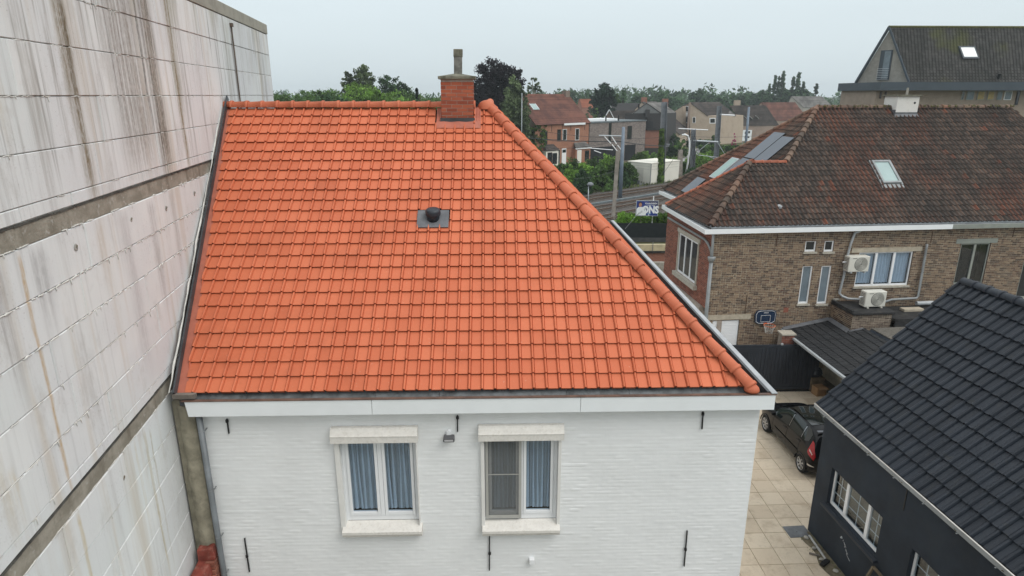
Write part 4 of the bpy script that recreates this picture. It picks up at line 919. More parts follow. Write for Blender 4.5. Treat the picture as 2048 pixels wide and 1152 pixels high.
for (ya, yb, va, vb_) in ((6.35,5.30,3.15,4.95),(5.25,4.20,2.95,4.75),(6.35,5.30,1.30,3.10),(8.35,7.30,.25,1.35)): sol('solar_panel', U(ya),U(yb),va,vb_,'panel_solar')
s2 = MB(); s2.box(U(7.35),U(6.55),1.55,3.0,.05,.14); o = s2.build('skylight', 'zinc_light', BH); o.matrix_local = MML; MB().box(U(7.28),U(6.62),1.62,2.93,.141,.145).build('pane','skylight_green',o)
# ================================================================ REAR ANNEX, LEAN-TO, COURTYARD THINGS
BL = BH.location; BRZ = 5.75
BM = Matrix.Translation(BL) @ Matrix.Rotation(radians(BRZ), 4, 'Z')
AN = thing('flat_roof_annex', 'small brick annex with black flat roof beside the lean-to', 'annex', BL, BRZ)
m = MB(); m.box(5.85,7.48,-1.15,.28,0,3.24); m.build('wall', 'mortar_tan', AN)
bricks(lambda a,z,o: (5.85-o, a, z), -1.15, .28, 2.2, 3.24, bl=.205, bh=.0735, parent=AN, mat='brick_brown', singles=90)
bricks(lambda a,z,o: (a, -1.15-o, z), 5.85, 7.48, 2.2, 3.24, bl=.205, bh=.0735, parent=AN, mat='brick_annex', singles=170)
m = MB(); m.box(5.78,7.55,-1.25,.27,3.245,3.36); m.box(5.78,5.92,-1.1,.25,3.361,3.43); m.build('roof', 'black_roofing', AN, bevel=.03)
m = MB(); m.beam((5.86,.22,3.45),(6.1,.26,3.45),.12,.06); m.build('edge_slab', 'concrete', AN)
LA = thing('low_annex', 'low annex with rough grey gravel roof behind the black tiled roof', 'annex', BL, BRZ)
m = MB(); m.box(7.0,11.5,-3.6,-1.3,0,2.62); m.box(7.55,11.5,-1.29,.27,0,2.5); m.build('wall', 'brick_annex', LA)
m = MB(); m.box(6.55,11.6,-3.7,-1.32,2.63,2.75); m.build('roof', 'gravel_roofing', LA, bevel=.02)
m = MB(); m.box(7.56,11.6,-1.28,.26,2.92,3.05); m.build('rear_roof', 'black_roofing', LA)
m = MB(); m.box(7.56,11.6,-1.29,-1.24,2.51,2.915); m.build('recess_shade', 'black_roofing', LA)  # black board across the front stands in for a shaded recess
m = MB(); m.box(8.5,9.35,-.5,-.2,3.055,3.16); m.build('stone_block', 'beige_stone', LA, bevel=.01)
m = MB(); m.tube([(9.45,.1,3.2),(10.2,.1,3.2)],.09,10); m.build('roll_edge', 'zinc_light', LA)
for k in range(6):
    q = MB(); q.obox((6.42, -1.55-.32*k, 2.63), (.20,0,.09), (0,.15,0), (-.01,0,.02)); q.build('edge_tile', 'black_tile', LA)
# lean-to roof of black tiles, sloping down to a gutter over the yard
LT = thing('black_tiled_lean_to', 'lean-to with small black roof tiles and white gutter over the yard', 'lean-to', BL, BRZ)
LS = math.atan2(2.56-2.19, 1.77); ML = plane_basis((3.88,.28,2.20), (-.05,-1,0), (cos(LS),-.05*cos(LS),sin(LS)))
m = MB(); m.poly([ML @ Vector(p) for p in ((0,0,-.02),(4.7,0,-.02),(4.7,2.6,-.02),(0,2.6,-.02))]); m.poly([ML @ Vector(p) for p in ((0,0,-.10),(0,2.6,-.10),(4.7,2.6,-.10),(4.7,0,-.10))]); lto = m.build('roof', 'black_roofing', LT)
FLAT = [(0,.012),(.08,.018),(.16,.012),(.2,.002),(.6,.0),(.95,.0),(1,.006)]
lay(lto, ML, [[(.10,.0),(1.42,.0),(1.42,1.92),(.10,1.88)], [(1.42,0),(4.6,0),(4.6,2.55),(1.42,2.55)]], .17, .30, tile_data(.17,.30,FLAT,9,lo=.030), ['black_slate_tile','black_slate_tile'], camL=cB, jit=.005)
m = MB(); m.poly([ML @ Vector(p) for p in ((-.02,-.05,.10),(.16,-.05,.035),(.16,1.9,.035),(-.02,1.9,.10))]); m.poly([ML @ Vector(p) for p in ((.1,1.78,.04),(1.55,1.78,.04),(1.55,1.93,.14),(.1,1.93,.14))]); m.poly([ML @ Vector(p) for p in ((1.42,1.93,.04),(1.42,2.5,.04),(1.56,2.5,.04),(1.56,1.93,.04))]); m.build('flashing', 'lead', LT)
m = MB(); P0, P1 = ML @ Vector((-.05,-.07,-.01)), ML @ Vector((4.75,-.07,-.01)); m.beam(P0,P1,.11,.09); m.build('gutter', 'zinc_light', LT, bevel=.012)
m = MB(); m.tube([P0+Vector((-.02,.02,-.05)), P0+Vector((-.25,.02,-.12)), P0+Vector((-.42,.02,-.2)), P0+Vector((-.46,.02,-.4)), P0+Vector((-.46,.02,-2.1))],.05,10); m.build('downpipe', 'zinc', LT, True)
m = MB(); m.box(6.3,6.45,-4.4,.2,0,2.5); m.box(4.4,6.3,-4.45,-4.38,0,2.15); m.build('side_wall', 'black_roofing', LT)  # near-black walls stand in for the shade under the lean-to
MB().box(3.98,4.06,.1,.2,0,2.12).build('post','black_iron',LT)
# two air conditioners
def aircon(name, label, loc, wall):
    A = thing(name, label, 'air conditioner', loc, BRZ, 'outdoor air conditioners')
    m = MB(); m.box(0,.88,0,.36,.05,.68); body = m.build('casing', 'ac_white', A, bevel=.025)
    m = MB()
    for k in range(9): z = .14+.055*k; m.box(-.006,.001,.05,.31,z,z+.028)
    m.build('side_grille', 'ac_grille', body)
    f = MB(); f.tube([(.52,.004,.37),(.52,-.012,.37)],[.285,.27],28); fo = f.build('fan_grille', 'ac_grille', A)
    for k in range(7):
        m = MB(); r = .05+.033*k; n = 24
        P = [(.52+r*cos(2*pi*j/n), -.016, .37+r*sin(2*pi*j/n)) for j in range(n+1)]; m.tube(P,.006,4,False); m.build('ring', 'ac_white', fo)
    m = MB(); m.box(.14,.32,-.003,.001,.595,.615); m.build('badge', 'black_iron', A)
    for x in (.12,.70): MB().box(x,x+.06,-.03 if not wall else -.02,.40,0,.048).build('foot', 'ac_white' if not wall else 'galvanised', A)
    m = MB(); m.tube([(-.14,.2,.42),(.0,.2,.42)],.03,8); m.build('pipe_stub', 'white_plastic', A); return A
aircon('air_conditioner', 'beige air conditioner mounted high on the brick wall left of the triple window', BM @ Vector((6.06,-.09,4.64)), True)
aircon('air_conditioner', 'beige air conditioner standing on the black flat annex roof under the triple window', BM @ Vector((6.52,-.78,3.37)), False)
# basketball hoop
HP = thing('basketball_hoop', 'dark blue basketball backboard with orange hoop on the brick wall', 'basketball hoop', BM @ Vector((3.0,WY-.06,2.78)), BRZ)
out = [(-.44,-.20),(-.46,.12),(-.40,.26),(-.25,.30),(.25,.30),(.40,.26),(.46,.12),(.44,-.20),(.30,-.29),(-.30,-.29)]
m = MB(); m.prism(out, lambda x,z: (x,-.03,z), lambda x,z: (x,.02,z)); m.build('backboard', 'ral_blue', HP)
m = MB(); sc = .90; P = [(x*sc,-.034,z*sc) for x,z in out]; m.tube(P+[P[0]],.008,4,False)
for a, b2 in (((-.2,-.2),(.2,-.2)),((.2,-.2),(.2,.08)),((.2,.08),(-.2,.08)),((-.2,.08),(-.2,-.2))): m.beam((a[0],-.034,a[1]),(b2[0],-.034,b2[1]),.014,.008)
m.build('court_lines', 'line_white', HP)
m = MB()
for k in range(5): m.box(-.09+.04*k,-.062+.04*k,-.036,-.031,.175,.20)
m.build('small_print', 'line_white', HP)
m = MB(); n = 24; m.tube([(.06+.22*cos(2*pi*k/n),-.30+.22*sin(2*pi*k/n),-.26) for k in range(n+1)],.012,6,False); m.beam((0,-.1,-.26),(0,0,-.26),.12,.03); m.build('rim', 'hoop_orange', HP)
m = MB()
for k in range(14):
    a0, a1, a2 = 2*pi*k/14, 2*pi*(k+1)/14, 2*pi*(k-1)/14
    for q in (a1, a2): m.tube([(.06+.22*cos(a0),-.30+.22*sin(a0),-.26),(.06+.17*cos((a0+q)/2),-.30+.17*sin((a0+q)/2),-.42),(.06+.13*cos(q),-.30+.13*sin(q),-.60)],.004,3,False)
m.build('net', 'net_white', HP)
# sliding gate
GT = thing('sliding_gate', 'dark anthracite sliding gate of vertical boards closing the yard', 'gate', (8.3,23.42,0), 1.2)
m = MB(); m.box(0,4.0,0,.07,.10,.24); m.box(0,4.0,0,.07,1.90,2.03); m.box(0,.09,.002,.068,.24,1.90); m.box(3.9,4.0,.002,.068,.24,1.90); m.box(1.62,1.72,-.004,.072,.24,1.90); m.box(0,1.62,.004,.066,1.74,1.90); m.build('frame', 'anthracite', GT, bevel=.006)
bd = MB().box(0,.131,.012,.045,.235,1.905).mesh('board','anthracite')
for k in range(27):
    x = .09+.141*k
    if x < 3.8: obj('board', bd, GT, Matrix.Translation((x,random.uniform(-.002,.002),0)))
m = MB(); m.box(0,4.3,-.02,.09,.0,.05); m.build('track', 'black_iron', GT)
m = MB(); m.box(2.35,2.43,-.02,.05,2.03,2.10); m.build('roller', 'galvanised', GT)
PI = thing('brick_pillar', 'red brick gate pillar with stone cap behind the gate', 'pillar', (10.78,23.75,0), 1.5)
m = MB(); m.box(.02,.50,.02,.40,0,2.32); po = m.build('core', 'mortar', PI)
bricks(lambda a,z,o: (a,.02-o,z), .0,.52, 1.7, 2.32, bl=.2, bh=.0735, parent=PI, mat='brick_red', hdr=0, singles=99); bricks(lambda a,z,o: (.50+o,a,z), .02,.40, 1.7, 2.32, bl=.2, bh=.0735, parent=PI, mat='brick_red', hdr=0, singles=99)
m = MB(); m.box(-.03,.55,-.04,.45,2.322,2.39); m.build('cap_stone', 'stone_sill', PI, bevel=.01)
CB = thing('cardboard_box', 'brown cardboard box on the paving at the gate end', 'box', (12.12,23.0,.012), 12)
m = MB(); m.box(0,.42,0,.36,0,.36); m.build('carton', 'cardboard', CB, bevel=.006)
m = MB(); m.poly([(0,0,.362),(.42,0,.362),(.44,-.12,.33),(-.01,-.12,.34)]); m.poly([(0,.36,.362),(.42,.36,.362),(.42,.22,.37),(0,.22,.372)]); m.box(.10,.26,-.004,-.001,.10,.17); m.build('flap', 'cardboard', CB)
PB = thing('junk_pile', 'dark rubbish bag and scrap on top of cardboard boxes under the lean-to', 'junk', (12.1,23.42,.0), 5)
m = MB(); m.box(-.05,.5,.02,.5,.012,.62); m.build('crate', 'wood_old', PB, bevel=.01)
m = MB(); m.lathe((.22,.25,.62),[(.2,0),(.26,.12),(.22,.28),(.10,.36),(.02,.40)],9); m.build('bag', 'anthracite', PB)
MT_ = MB(); MT_.box(0,.95,0,.62,.0145,.03); o = MT_.build('door_mat', 'anthracite'); o.location=(9.35,22.35,0); o.rotation_euler=(0,0,radians(2)); tag(o,'dark grey mat lying on the paving in front of the gate','mat')
# ================================================================ DARK HOUSE on the right (local y away from the camera)
DH = thing('dark_house', 'low dark rendered house with glossy black tiled roof on the right', 'house', (8.163,14.902,0), 4.6)
cD = camL(DH); DOP = [(-2.64,-.60,1.30,2.36), (-5.7,-3.62,1.30,2.33)]
ys = sorted({-12, 0} | {q for o in DOP for q in o[:2]}); zs = sorted({0, 3.68} | {q for o in DOP for q in o[2:]})
m = MB()
for i in range(len(ys)-1):
    for j in range(len(zs)-1):
        yc, zc = (ys[i]+ys[i+1])/2, (zs[j]+zs[j+1])/2
        if not any(o[0] < yc < o[1] and o[2] < zc < o[3] for o in DOP): m.poly([(0,ys[i+1],zs[j]),(0,ys[i],zs[j]),(0,ys[i],zs[j+1]),(0,ys[i+1],zs[j+1])])
for o in DOP:
    a,b2,z0,z1 = o; m.poly([(0,a,z0),(.2,a,z0),(.2,a,z1),(0,a,z1)]); m.poly([(0,b2,z0),(0,b2,z1),(.2,b2,z1),(.2,b2,z0)]); m.poly([(0,a,z1),(.2,a,z1),(.2,b2,z1),(0,b2,z1)]); m.poly([(0,a,z0),(0,b2,z0),(.2,b2,z0),(.2,a,z0)])
m.poly([(0,0,0),(0,0,3.68),(3.05,0,6.8),(6.1,0,3.68),(6.1,0,0)]); m.poly([(6.1,0,0),(6.1,0,3.68),(6.1,-12,3.68),(6.1,-12,0)]); m.poly([(0,-12,0),(6.1,-12,0),(6.1,-12,3.68),(3.05,-12,6.8),(0,-12,3.68)])
m.build('wall', 'anthracite_render', DH)
def dwin(y1, y0, z0, z1, lights):
    f = .055; x0,x1 = .10,.16; W = MB()
    W.box(x0,x1,y0,y0+f,z0,z1); W.box(x0,x1,y1-f,y1,z0,z1); W.box(x0+.002,x1,y0+f,y1-f,z0,z0+f*1.4); W.box(x0+.002,x1,y0+f,y1-f,z1-f,z1)
    L = [y1 + (y0-y1)*t for t in lights]
    for k, y in enumerate(L[1:-1]): W.box(x0-.008,x1-.01,y-.05,y+.05,z0+f*1.4,z1-f)
    win = W.build('window', 'white_plastic', DH, bevel=.004)
    for a, b2 in zip(L[:-1], L[1:]):
        p, q = a-.055, b2+.055
        MB().box(.128,.132,q,p,z0+.06,z1-.05).build('pane', 'pane', win)
        g = MB(); g.box(.133,.139,(p+q)/2-.012,(p+q)/2+.012,z0+.07,z1-.055)
        for t in (1/3,2/3): zz = z0+.07+(z1-z0-.12)*t; g.box(.1335,.1385,q,p,zz-.012,zz+.012)
        g.build('glazing_bar', 'white_plastic', win)
    MB().box(.40,.42,y0+.02,y1-.02,z0,z1).build('blind', 'blind_brown', win)
    s = MB(); s.prism([(-.10,z0-.10),(-.10,z0-.045),(.10,z0-.002),(.10,z0-.10)], lambda x,z: (x,y0-.10,z), lambda x,z: (x,y1+.10,z)); s.build('sill', 'anthracite', win, bevel=.004)
    return win
dwin(-.60,-2.64,1.302,2.358,(0,.30,.72,1)); dwin(-3.62,-5.7,1.302,2.328,(0,.35,.70,1))
m = MB(); m.box(-.012,-.001,-3.20,-3.165,2.95,3.55); m.build('wall_anchor', 'black_iron', DH)
m = MB()
for k in range(9):
    t = k/8; m.beam((-.004,-1.50-.25*t+.02*sin(k*3),.86-.30*t),(-.004,-1.54-.27*t+.05*cos(k*2),.82-.30*t),.014,.004,up=(1,0,0))
m.lathe((0,-1.42,.86),[(.035,0),(.02,.04)],8); m.build('paint_scrape', 'paint_chip', DH)
EXD, EZD, RXD, RZD = -.17, 3.80, 3.05, 7.04; YV = .12
m = MB(); d = -.06
m.poly([(EXD,YV,EZD+d),(EXD,-12.2,EZD+d),(RXD,-12.2,RZD+d),(RXD,YV,RZD+d)]); m.poly([(RXD,YV,RZD+d),(RXD,-12.2,RZD+d),(6.3,-12.2,EZD+d),(6.3,YV,EZD+d)]); m.poly([(EXD,YV,EZD+d),(RXD,YV,RZD+d),(RXD,YV,RZD+d-.12),(EXD,YV,EZD+d-.12)]); dro = m.build('roof', 'black_tile', DH)
MD = plane_basis((EXD,YV,EZD), (0,-1,0), (RXD-EXD,0,RZD-EZD)); vd = sqrt((RXD-EXD)**2+(RZD-EZD)**2)
BIG = [(0,.0),(.04,.032),(.15,.048),(.30,.040),(.36,.010),(.385,-.010),(.42,0),(.66,.001),(.68,.006),(.95,.004),(1,-.008)]
gd = vd/11.0
lay(dro, MD, [[(0,-.03),(12.2,-.03),(12.2,vd-.02),(0,vd-.02)]], .236, gd, tile_data(.236,gd,BIG,9,t=.026,lo=.066,hi=.010), ['black_tile','black_tile'], v0=-.03, camL=cD, jit=.004, holes=[])
lay_caps(dro, cap_mesh(.44,.125,.115,mats='black_tile'), (RXD,-12.0,RZD+.02), (RXD,YV,RZD+.02), .40, 'ridge_tile')
m = MB(); m.tube([(EXD+.04-.005*k,YV-.02,EZD+.02) for k in (0,)] + [(RXD,YV-.02,RZD+.02)], .02, 6) if False else None
m = MB(); m.prism([(-.30,3.83),(-.285,3.83),(-.285,3.74),(-.20,3.71),(-.12,3.74),(-.12,3.86),(-.105,3.86),(-.105,3.73),(-.20,3.695),(-.30,3.73)], lambda x,z: (x,YV-.02,z), lambda x,z: (x,-12.1,z)); go = m.build('gutter', 'zinc', DH)
m = MB(); m.tube([(-.296,YV-.02,3.835),(-.296,-12.1,3.835)],.013,8); m.build('gutter_rim', 'gutter_white', go, True)
m = MB(); rr = random.Random(5)
for k in range(420): y = YV-.1-rr.random()*11.5; x=-.2+rr.uniform(-.06,.06); m.obox((x,y,3.745+rr.uniform(0,.03)),(rr.uniform(.02,.06),rr.uniform(-.02,.02),0),(rr.uniform(-.02,.02),rr.uniform(.01,.04),.004),(0,0,.006))
m.build('gutter_debris', 'dirt_soil', go, kind='stuff')
for k in range(13): MB().box(-.31,-.10,-.4-.9*k,-.38-.9*k,3.70,3.712).build('gutter_bracket','zinc_light',go)
# weedy strip, debris and plate at the foot of the dark house
m = MB(); n = 30; 
for k in range(n):
    ya, yb = -.1-6.4*k/n, -.1-6.4*(k+1)/n; w0, w1 = .30+.06*sin(k*1.3)+.012*k, .30+.06*sin((k+1)*1.3)+.012*(k+1); m.poly([(-w0,ya,.017),(-.001,ya,.03),(-.001,yb,.03),(-w1,yb,.017)])
o = m.build('soil_strip', 'dirt_soil'); o.location = DH.location; o.rotation_euler = DH.rotation_euler; o['kind'] = 'structure'
DMm = Matrix.Translation(DH.location) @ Matrix.Rotation(radians(4.6),4,'Z')
def small(name, label, cat, mb, mat, p, rz=0, group=None):
    o = mb.build(name, mat); o.location = DMm @ Vector(p); o.rotation_euler = (0,0,radians(4.6+rz)); tag(o,label,cat,group); return o
m = MB(); m.tube([(0,0,.04),(.0,-1.0,.04)],.03,8); small('gutter_pipe','long thin grey pipe lying along the foot of the dark wall','pipe',m,'pvc_grey',(-.12,-.3,.02),-4)
m = MB(); m.tube([(0,0,.05),(.02,-.42,.05)],.055,12); small('white_pipe','short white plastic pipe lying at the foot of the dark wall','pipe',m,'white_plastic',(-.22,-2.45,.02),8)
m = MB(); m.obox((0,0,.05),(.14,.03,0),(-.02,.05,0),(0,0,.035)); small('black_lump','small black plastic piece lying on the weedy strip','debris',m,'black_iron',(-.28,-1.35,.02),20)
m = MB(); m.beam((0,0,.03),(.22,-.12,.03),.04); small('short_stick','short grey stick lying on the weedy strip','stick',m,'wood_grey',(-.48,-.95,.02))
rr = random.Random(11)
for k, lb in enumerate(('pale round stone nearest the steel plate','brownish stone beside the thin grey pipe','grey stone between the black piece and the white pipe','small stone close to the dark wall below the window','angular stone next to the white pipe','flat stone at the edge of the paving')):
    m = MB(); m.lathe((0,0,0),[(.03,0),(.055,.02),(.05,.05),(.02,.07)],7); o = small('stone',lb+' by the dark wall','stone',m,'concrete',(-.12-.25*rr.random(),-.35-.42*k,.022),0,'stones on the weedy strip'); o.scale = (rr.uniform(.8,1.5),rr.uniform(.8,1.5),rr.uniform(.6,1))
m = MB()
for k in range(260):
    y = -.3-5.8*rr.random(); x = -.05-.4*rr.random()**1.5; h = rr.uniform(.03,.11); a = rr.random()*6.28; m.rnd = rr.random(); m.poly([(x,y,.02),(x+.015*cos(a),y+.015*sin(a),.02),(x+.05*cos(a+1),y+.05*sin(a+1),.02+h)])
o = m.build('weeds', 'grass'); o.location = DH.location; o.rotation_euler = DH.rotation_euler; o['kind']='stuff'; tag(o,'tufts of weeds growing along the dark house wall','weeds')
m = MB(); m.box(-.62,.0,-.42,.05,.012,.022); m.box(-.35,-.31,-.2,-.16,.0225,.03); small('steel_plate','grey steel cover plate in the paving by the dark corner','cover plate',m,'metal_plate',(-.02,.12,.004))
FR = thing('wooden_frame', 'old wooden frame leaning against the dark wall below the window', 'frame', DMm @ Vector((-.04,-2.75,0)), 4.6)
m = MB(); m.beam((-.45,0,.02),(-.04,0,1.12),.05,.05); m.beam((-.45,-1.1,.02),(-.04,-1.1,1.12),.05,.05); m.beam((-.04,.0,1.12),(-.04,-1.1,1.12),.05,.05); m.build('rail','wood_old',FR)
# ================================================================ BLACK CAR
CR = thing('black_car', 'black hatchback car parked on the beige paving between the houses', 'car', (10.02,17.82,0), 3.2)
STN = [(-.56,.36,.62,.74,.60,.70),(-.50,.26,.90,1.04,.66,.84),(-.44,.22,.98,1.24,.64,.87),(-.30,.20,1.03,1.47,.60,.875),(0,.20,1.04,1.56,.60,.88),(.5,.20,1.02,1.59,.62,.88),(1.1,.20,.99,1.585,.62,.88),(1.55,.20,.96,1.53,.60,.88),(1.95,.20,.94,1.33,.60,.88),(2.35,.20,.92,1.06,.62,.87),(2.60,.20,.90,.97,.60,.86),(2.95,.21,.84,.90,.52,.83),(3.15,.24,.74,.79,.42,.76),(3.26,.34,.58,.62,.30,.62)]
def csec(i):
    y, zb, zbelt, zr, wr, wm = STN[i]
    return [(0,y,zb),(wm*.9,y,zb),(wm*.97,y,zb+.10),(wm,y,zb+(zbelt-zb)*.5),(wm*.985,y,zb+(zbelt-zb)*.8),(wm*.94,y,zbelt),(wm*.94+(wr-wm*.94)*.55,y,zbelt+(zr-zbelt)*.60),(wr,y,zr-.035*(zr>1.1)-.005),(wr*.55,y,zr-.004),(0,y,zr)]
G = [csec(i) for i in range(len(STN))]
m = MB(); idx = [[m.pts([(s*p[0],p[1],p[2])])for p in g] if False else None for g in G for s in (1,)]
m = MB(); rows = []
for g in G: rows.append(m.pts([(-p[0],p[1],p[2]) for p in g] + [(p[0],p[1],p[2]) for p in reversed(g)]))
nn = 20
for i in range(len(G)-1):
    for k in range(nn): a, b2 = rows[i]+k, rows[i]+(k+1)%nn; m.face((a, rows[i+1]+k, rows[i+1]+(k+1)%nn, b2))
m.face([rows[0]+k for k in range(nn)]); m.face([rows[-1]+k for k in reversed(range(nn))])
body = m.build('body', 'car_black', CR, True); sm = body.modifiers.new('s','SUBSURF'); sm.levels = 1; sm.render_levels = 2
def surf(y, row, side=-1):
    for i in range(len(STN)-1):
        if STN[i][0] <= y <= STN[i+1][0]: break
    t = (y-STN[i][0])/(STN[i+1][0]-STN[i][0]); k = min(int(row), 8); s = row-k
    P = lambda ii: Vector(G[ii][k])*(1-s) + Vector(G[ii][k+1])*s
    p = P(i)*(1-t) + P(i+1)*t; return Vector((side*p.x, p.y, p.z))
def patch(name, mat, ys_, r0, r1, off, side=-1, nr=3, parent=body):
    m = MB(); g = []
    for y, a, b2 in ys_:
        L = []
        for k in range(nr+1):
            p = surf(y, a+(b2-a)*k/nr, side); nrm = Vector((side*1.0,0,.35)) if r0 < 7 else Vector((0,0,1)); L.append(p + nrm.normalized()*off)
        g.append(m.pts(L))
    for i in range(len(ys_)-1):
        for k in range(nr): m.face((g[i]+k, g[i]+k+1, g[i+1]+k+1, g[i+1]+k))
    return m.build(name, mat, parent, True)
for sd in (-1, 1):
    patch('side_window','car_glass',[(-.16,5.5,6.35),(0,5.2,6.75),(.20,5.15,6.8)],5,6,.006,sd); patch('side_window','car_glass',[(.28,5.15,6.8),(.6,5.12,6.85),(.98,5.1,6.85)],5,6,.006,sd); patch('side_window','car_glass',[(1.08,5.1,6.85),(1.4,5.1,6.8),(1.7,5.1,6.7),(1.95,5.1,6.4),(2.08,5.1,5.6)],5,6,.006,sd)
    t = patch('tail_light','tail_red',[(-.53,4.3,5.6),(-.48,4.05,5.95),(-.38,4.0,6.1),(-.30,4.2,5.9)],5,6,.014,sd); patch('reverse_lens','tail_clear',[(-.50,4.75,5.05),(-.36,4.75,5.05)],5,6,.020,sd,1,t)
    for y in (.24,1.03): patch('window_pillar','chrome',[(y-.012,5.2,6.6),(y+.012,5.2,6.6)],5,6,.010,sd)
    for y in (.30,1.22): m = MB(); p = surf(y,4.6,sd); m.tube([p+Vector((sd*.03,-.09,0)),p+Vector((sd*.045,0,.01)),p+Vector((sd*.03,.09,0))],.012,6); m.build('door_handle','car_black',body)
    for y in (.24,1.06,2.02): patch('door_gap','tyre',[(y-.006,1.6,4.9),(y+.006,1.6,4.9)],3,4,.003,sd,6)
    m = MB(); p = surf(1.95,5.15,sd); m.obox(p+Vector((sd*.12,.0,.05)),(.085,0,0),(0,.05,0),(0,0,.06)); m.build('mirror','car_black',body,bevel=.03)
    patch('bumper_strip','chrome',[(-.555,2.6,2.9),(-.50,2.6,2.85),(-.40,2.6,2.82)],3,4,.014,sd,1); patch('side_strip','car_black',[(.3,2.9,3.1),(1.0,2.9,3.1),(1.9,2.9,3.1)],3,4,.02,sd,1)
patch('sunroof','car_glass',[(.15,7.15,9),(.6,7.15,9),(1.1,7.15,9),(1.45,7.15,9)],7,8,.006,-1); patch('sunroof','car_glass',[(.15,7.15,9),(.6,7.15,9),(1.1,7.15,9),(1.45,7.15,9)],7,8,.006,1)
m = MB(); m.poly([(-.50,-.475,1.02),(.50,-.475,1.02),(.52,-.33,1.43),(-.52,-.33,1.43)]); m.build('rear_window','car_glass',body)
m = MB(); m.poly([(-.55,1.62,1.50),(.55,1.62,1.50),(.62,2.30,1.06),(-.62,2.30,1.06)]); m.build('windscreen','car_glass',body)
m = MB(); m.box(-.60,.60,-.30,-.20,1.545,1.565); m.build('roof_spoiler','car_grey',body,bevel=.008)
m = MB(); m.box(-.30,-.02,-.575,-.56,.80,.83); m.build('boot_badge','chrome',body)
def wheel(x, y, sd):
    w = obj('wheel', None, CR); w.location = (x, y, .305)
    m = MB(); pr = [(.20,-.09),(.27,-.10),(.298,-.085),(.305,-.04),(.305,.04),(.298,.085),(.27,.10),(.20,.09)]; n = 28; rg = [m.pts([(z,r*cos(2*pi*k/n),r*sin(2*pi*k/n)) for k in range(n)]) for r, z in pr]
    for i in range(len(pr)): 
        for k in range(n): m.face((rg[i]+k, rg[i]+(k+1)%n, rg[(i+1)%len(pr)]+(k+1)%n, rg[(i+1)%len(pr)]+k))
    m.build('tyre','tyre',w,True)
    m = MB(); xo = sd*.085; m.tube([(xo-.01*sd,0,0),(xo,0,0)],.05,12)
    for k in range(7):
        a = 2*pi*k/7
        for da in (-.10,.10): m.beam((xo-.004*sd,.04*cos(a),.04*sin(a)),(xo-.006*sd,.195*cos(a+da),.195*sin(a+da)),.026,.018,up=(1,0,0))
    n = 28; m.tube([(xo-.006*sd,.203*cos(2*pi*k/n),.203*sin(2*pi*k/n)) for k in range(n+1)],.014,6,False); m.build('rim','alloy',w)
    m = MB(); m.tube([(xo-.05*sd,0,0),(xo-.045*sd,0,0)],.20,20); m.build('brake_disc','black_iron',w)
for y in (0, 2.55):
    for sd in (-1,1): wheel(sd*.775, y, sd)
for y in (0,2.55):
    for sd in (-1,1):
        m = MB(); n = 20; P = [(sd*.872, y+.345*cos(pi*k/n-.1*0), .305+.345*sin(pi*k/n)) for k in range(n+1)]; m.tube(P,.02,6); m.build('wheel_arch','car_black',body)
# ================================================================ BEYOND THE HOUSES: railway, street, far houses, trees
D49 = Vector((sin(radians(49)), cos(radians(49)), 0)); N49 = Vector((D49.y, -D49.x, 0)); A49 = Vector((8.429, 72.924, 0))
def rw(s, t, z=0.0): return A49 + D49*s + N49*t + Vector((0,0,z))
m = MB()
prof = [(-9,.0),(-2.2,.05),(-1.2,.16),(11.6,.16),(12.6,.05),(15,.0)]
for i in range(len(prof)-1):
    (t0,z0),(t1,z1) = prof[i],prof[i+1]; m.poly([rw(-90,t0,z0),rw(-90,t1,z1),rw(140,t1,z1),rw(140,t0,z0)])
struct(m.build('ballast_bed', 'ballast'))
m = MB(); m.poly([rw(-90,-2.3,.02),rw(140,-2.3,.02),rw(140,-30,-.02),rw(-90,-30,-.02)]); struct(m.build('trackside_verge', 'trackside'))
slm = MB(); slm.prism([(-.13,0),(.13,0),(.10,.10),(-.10,.10)], lambda a,z: (a,-1.25,z), lambda a,z: (a,1.25,z)); slm = slm.mesh('sleeper','sleeper')
for k, t0 in enumerate((0.0, 5.20, 9.0)):
    tr_ = thing('railway_track', ('farthest railway track next to the cream cabin','middle railway track between the steel mast and the hedge','nearest railway track just behind the green hedge')[k], 'railway track', rw(0,t0+.72,.16), 41, 'parallel railway tracks')
    for q in (-.7175,.7175):
        m = MB(); m.box(-80,130,q-.035,q+.035,.10,.225); m.box(-80,130,q-.065,q+.065,.095,.115); r_ = m.build('rail','rail_rust',tr_); MB().box(-80,130,q-.03,q+.03,.226,.2275).build('rail_head','rail_top',r_)
    for j in range(95): obj('sleeper', slm, tr_, Matrix.Translation((-14+.62*j, random.uniform(-.03,.03), random.uniform(-.02,0))))
m = MB(); m.obox(rw(15,3.55,.22), D49*45, N49*.20, (0,0,.10)); o = m.build('cable_trough','cable_trough'); tag(o,'grey-blue concrete cable trough running between the tracks','cable trough')
for k in range(1):
    pass
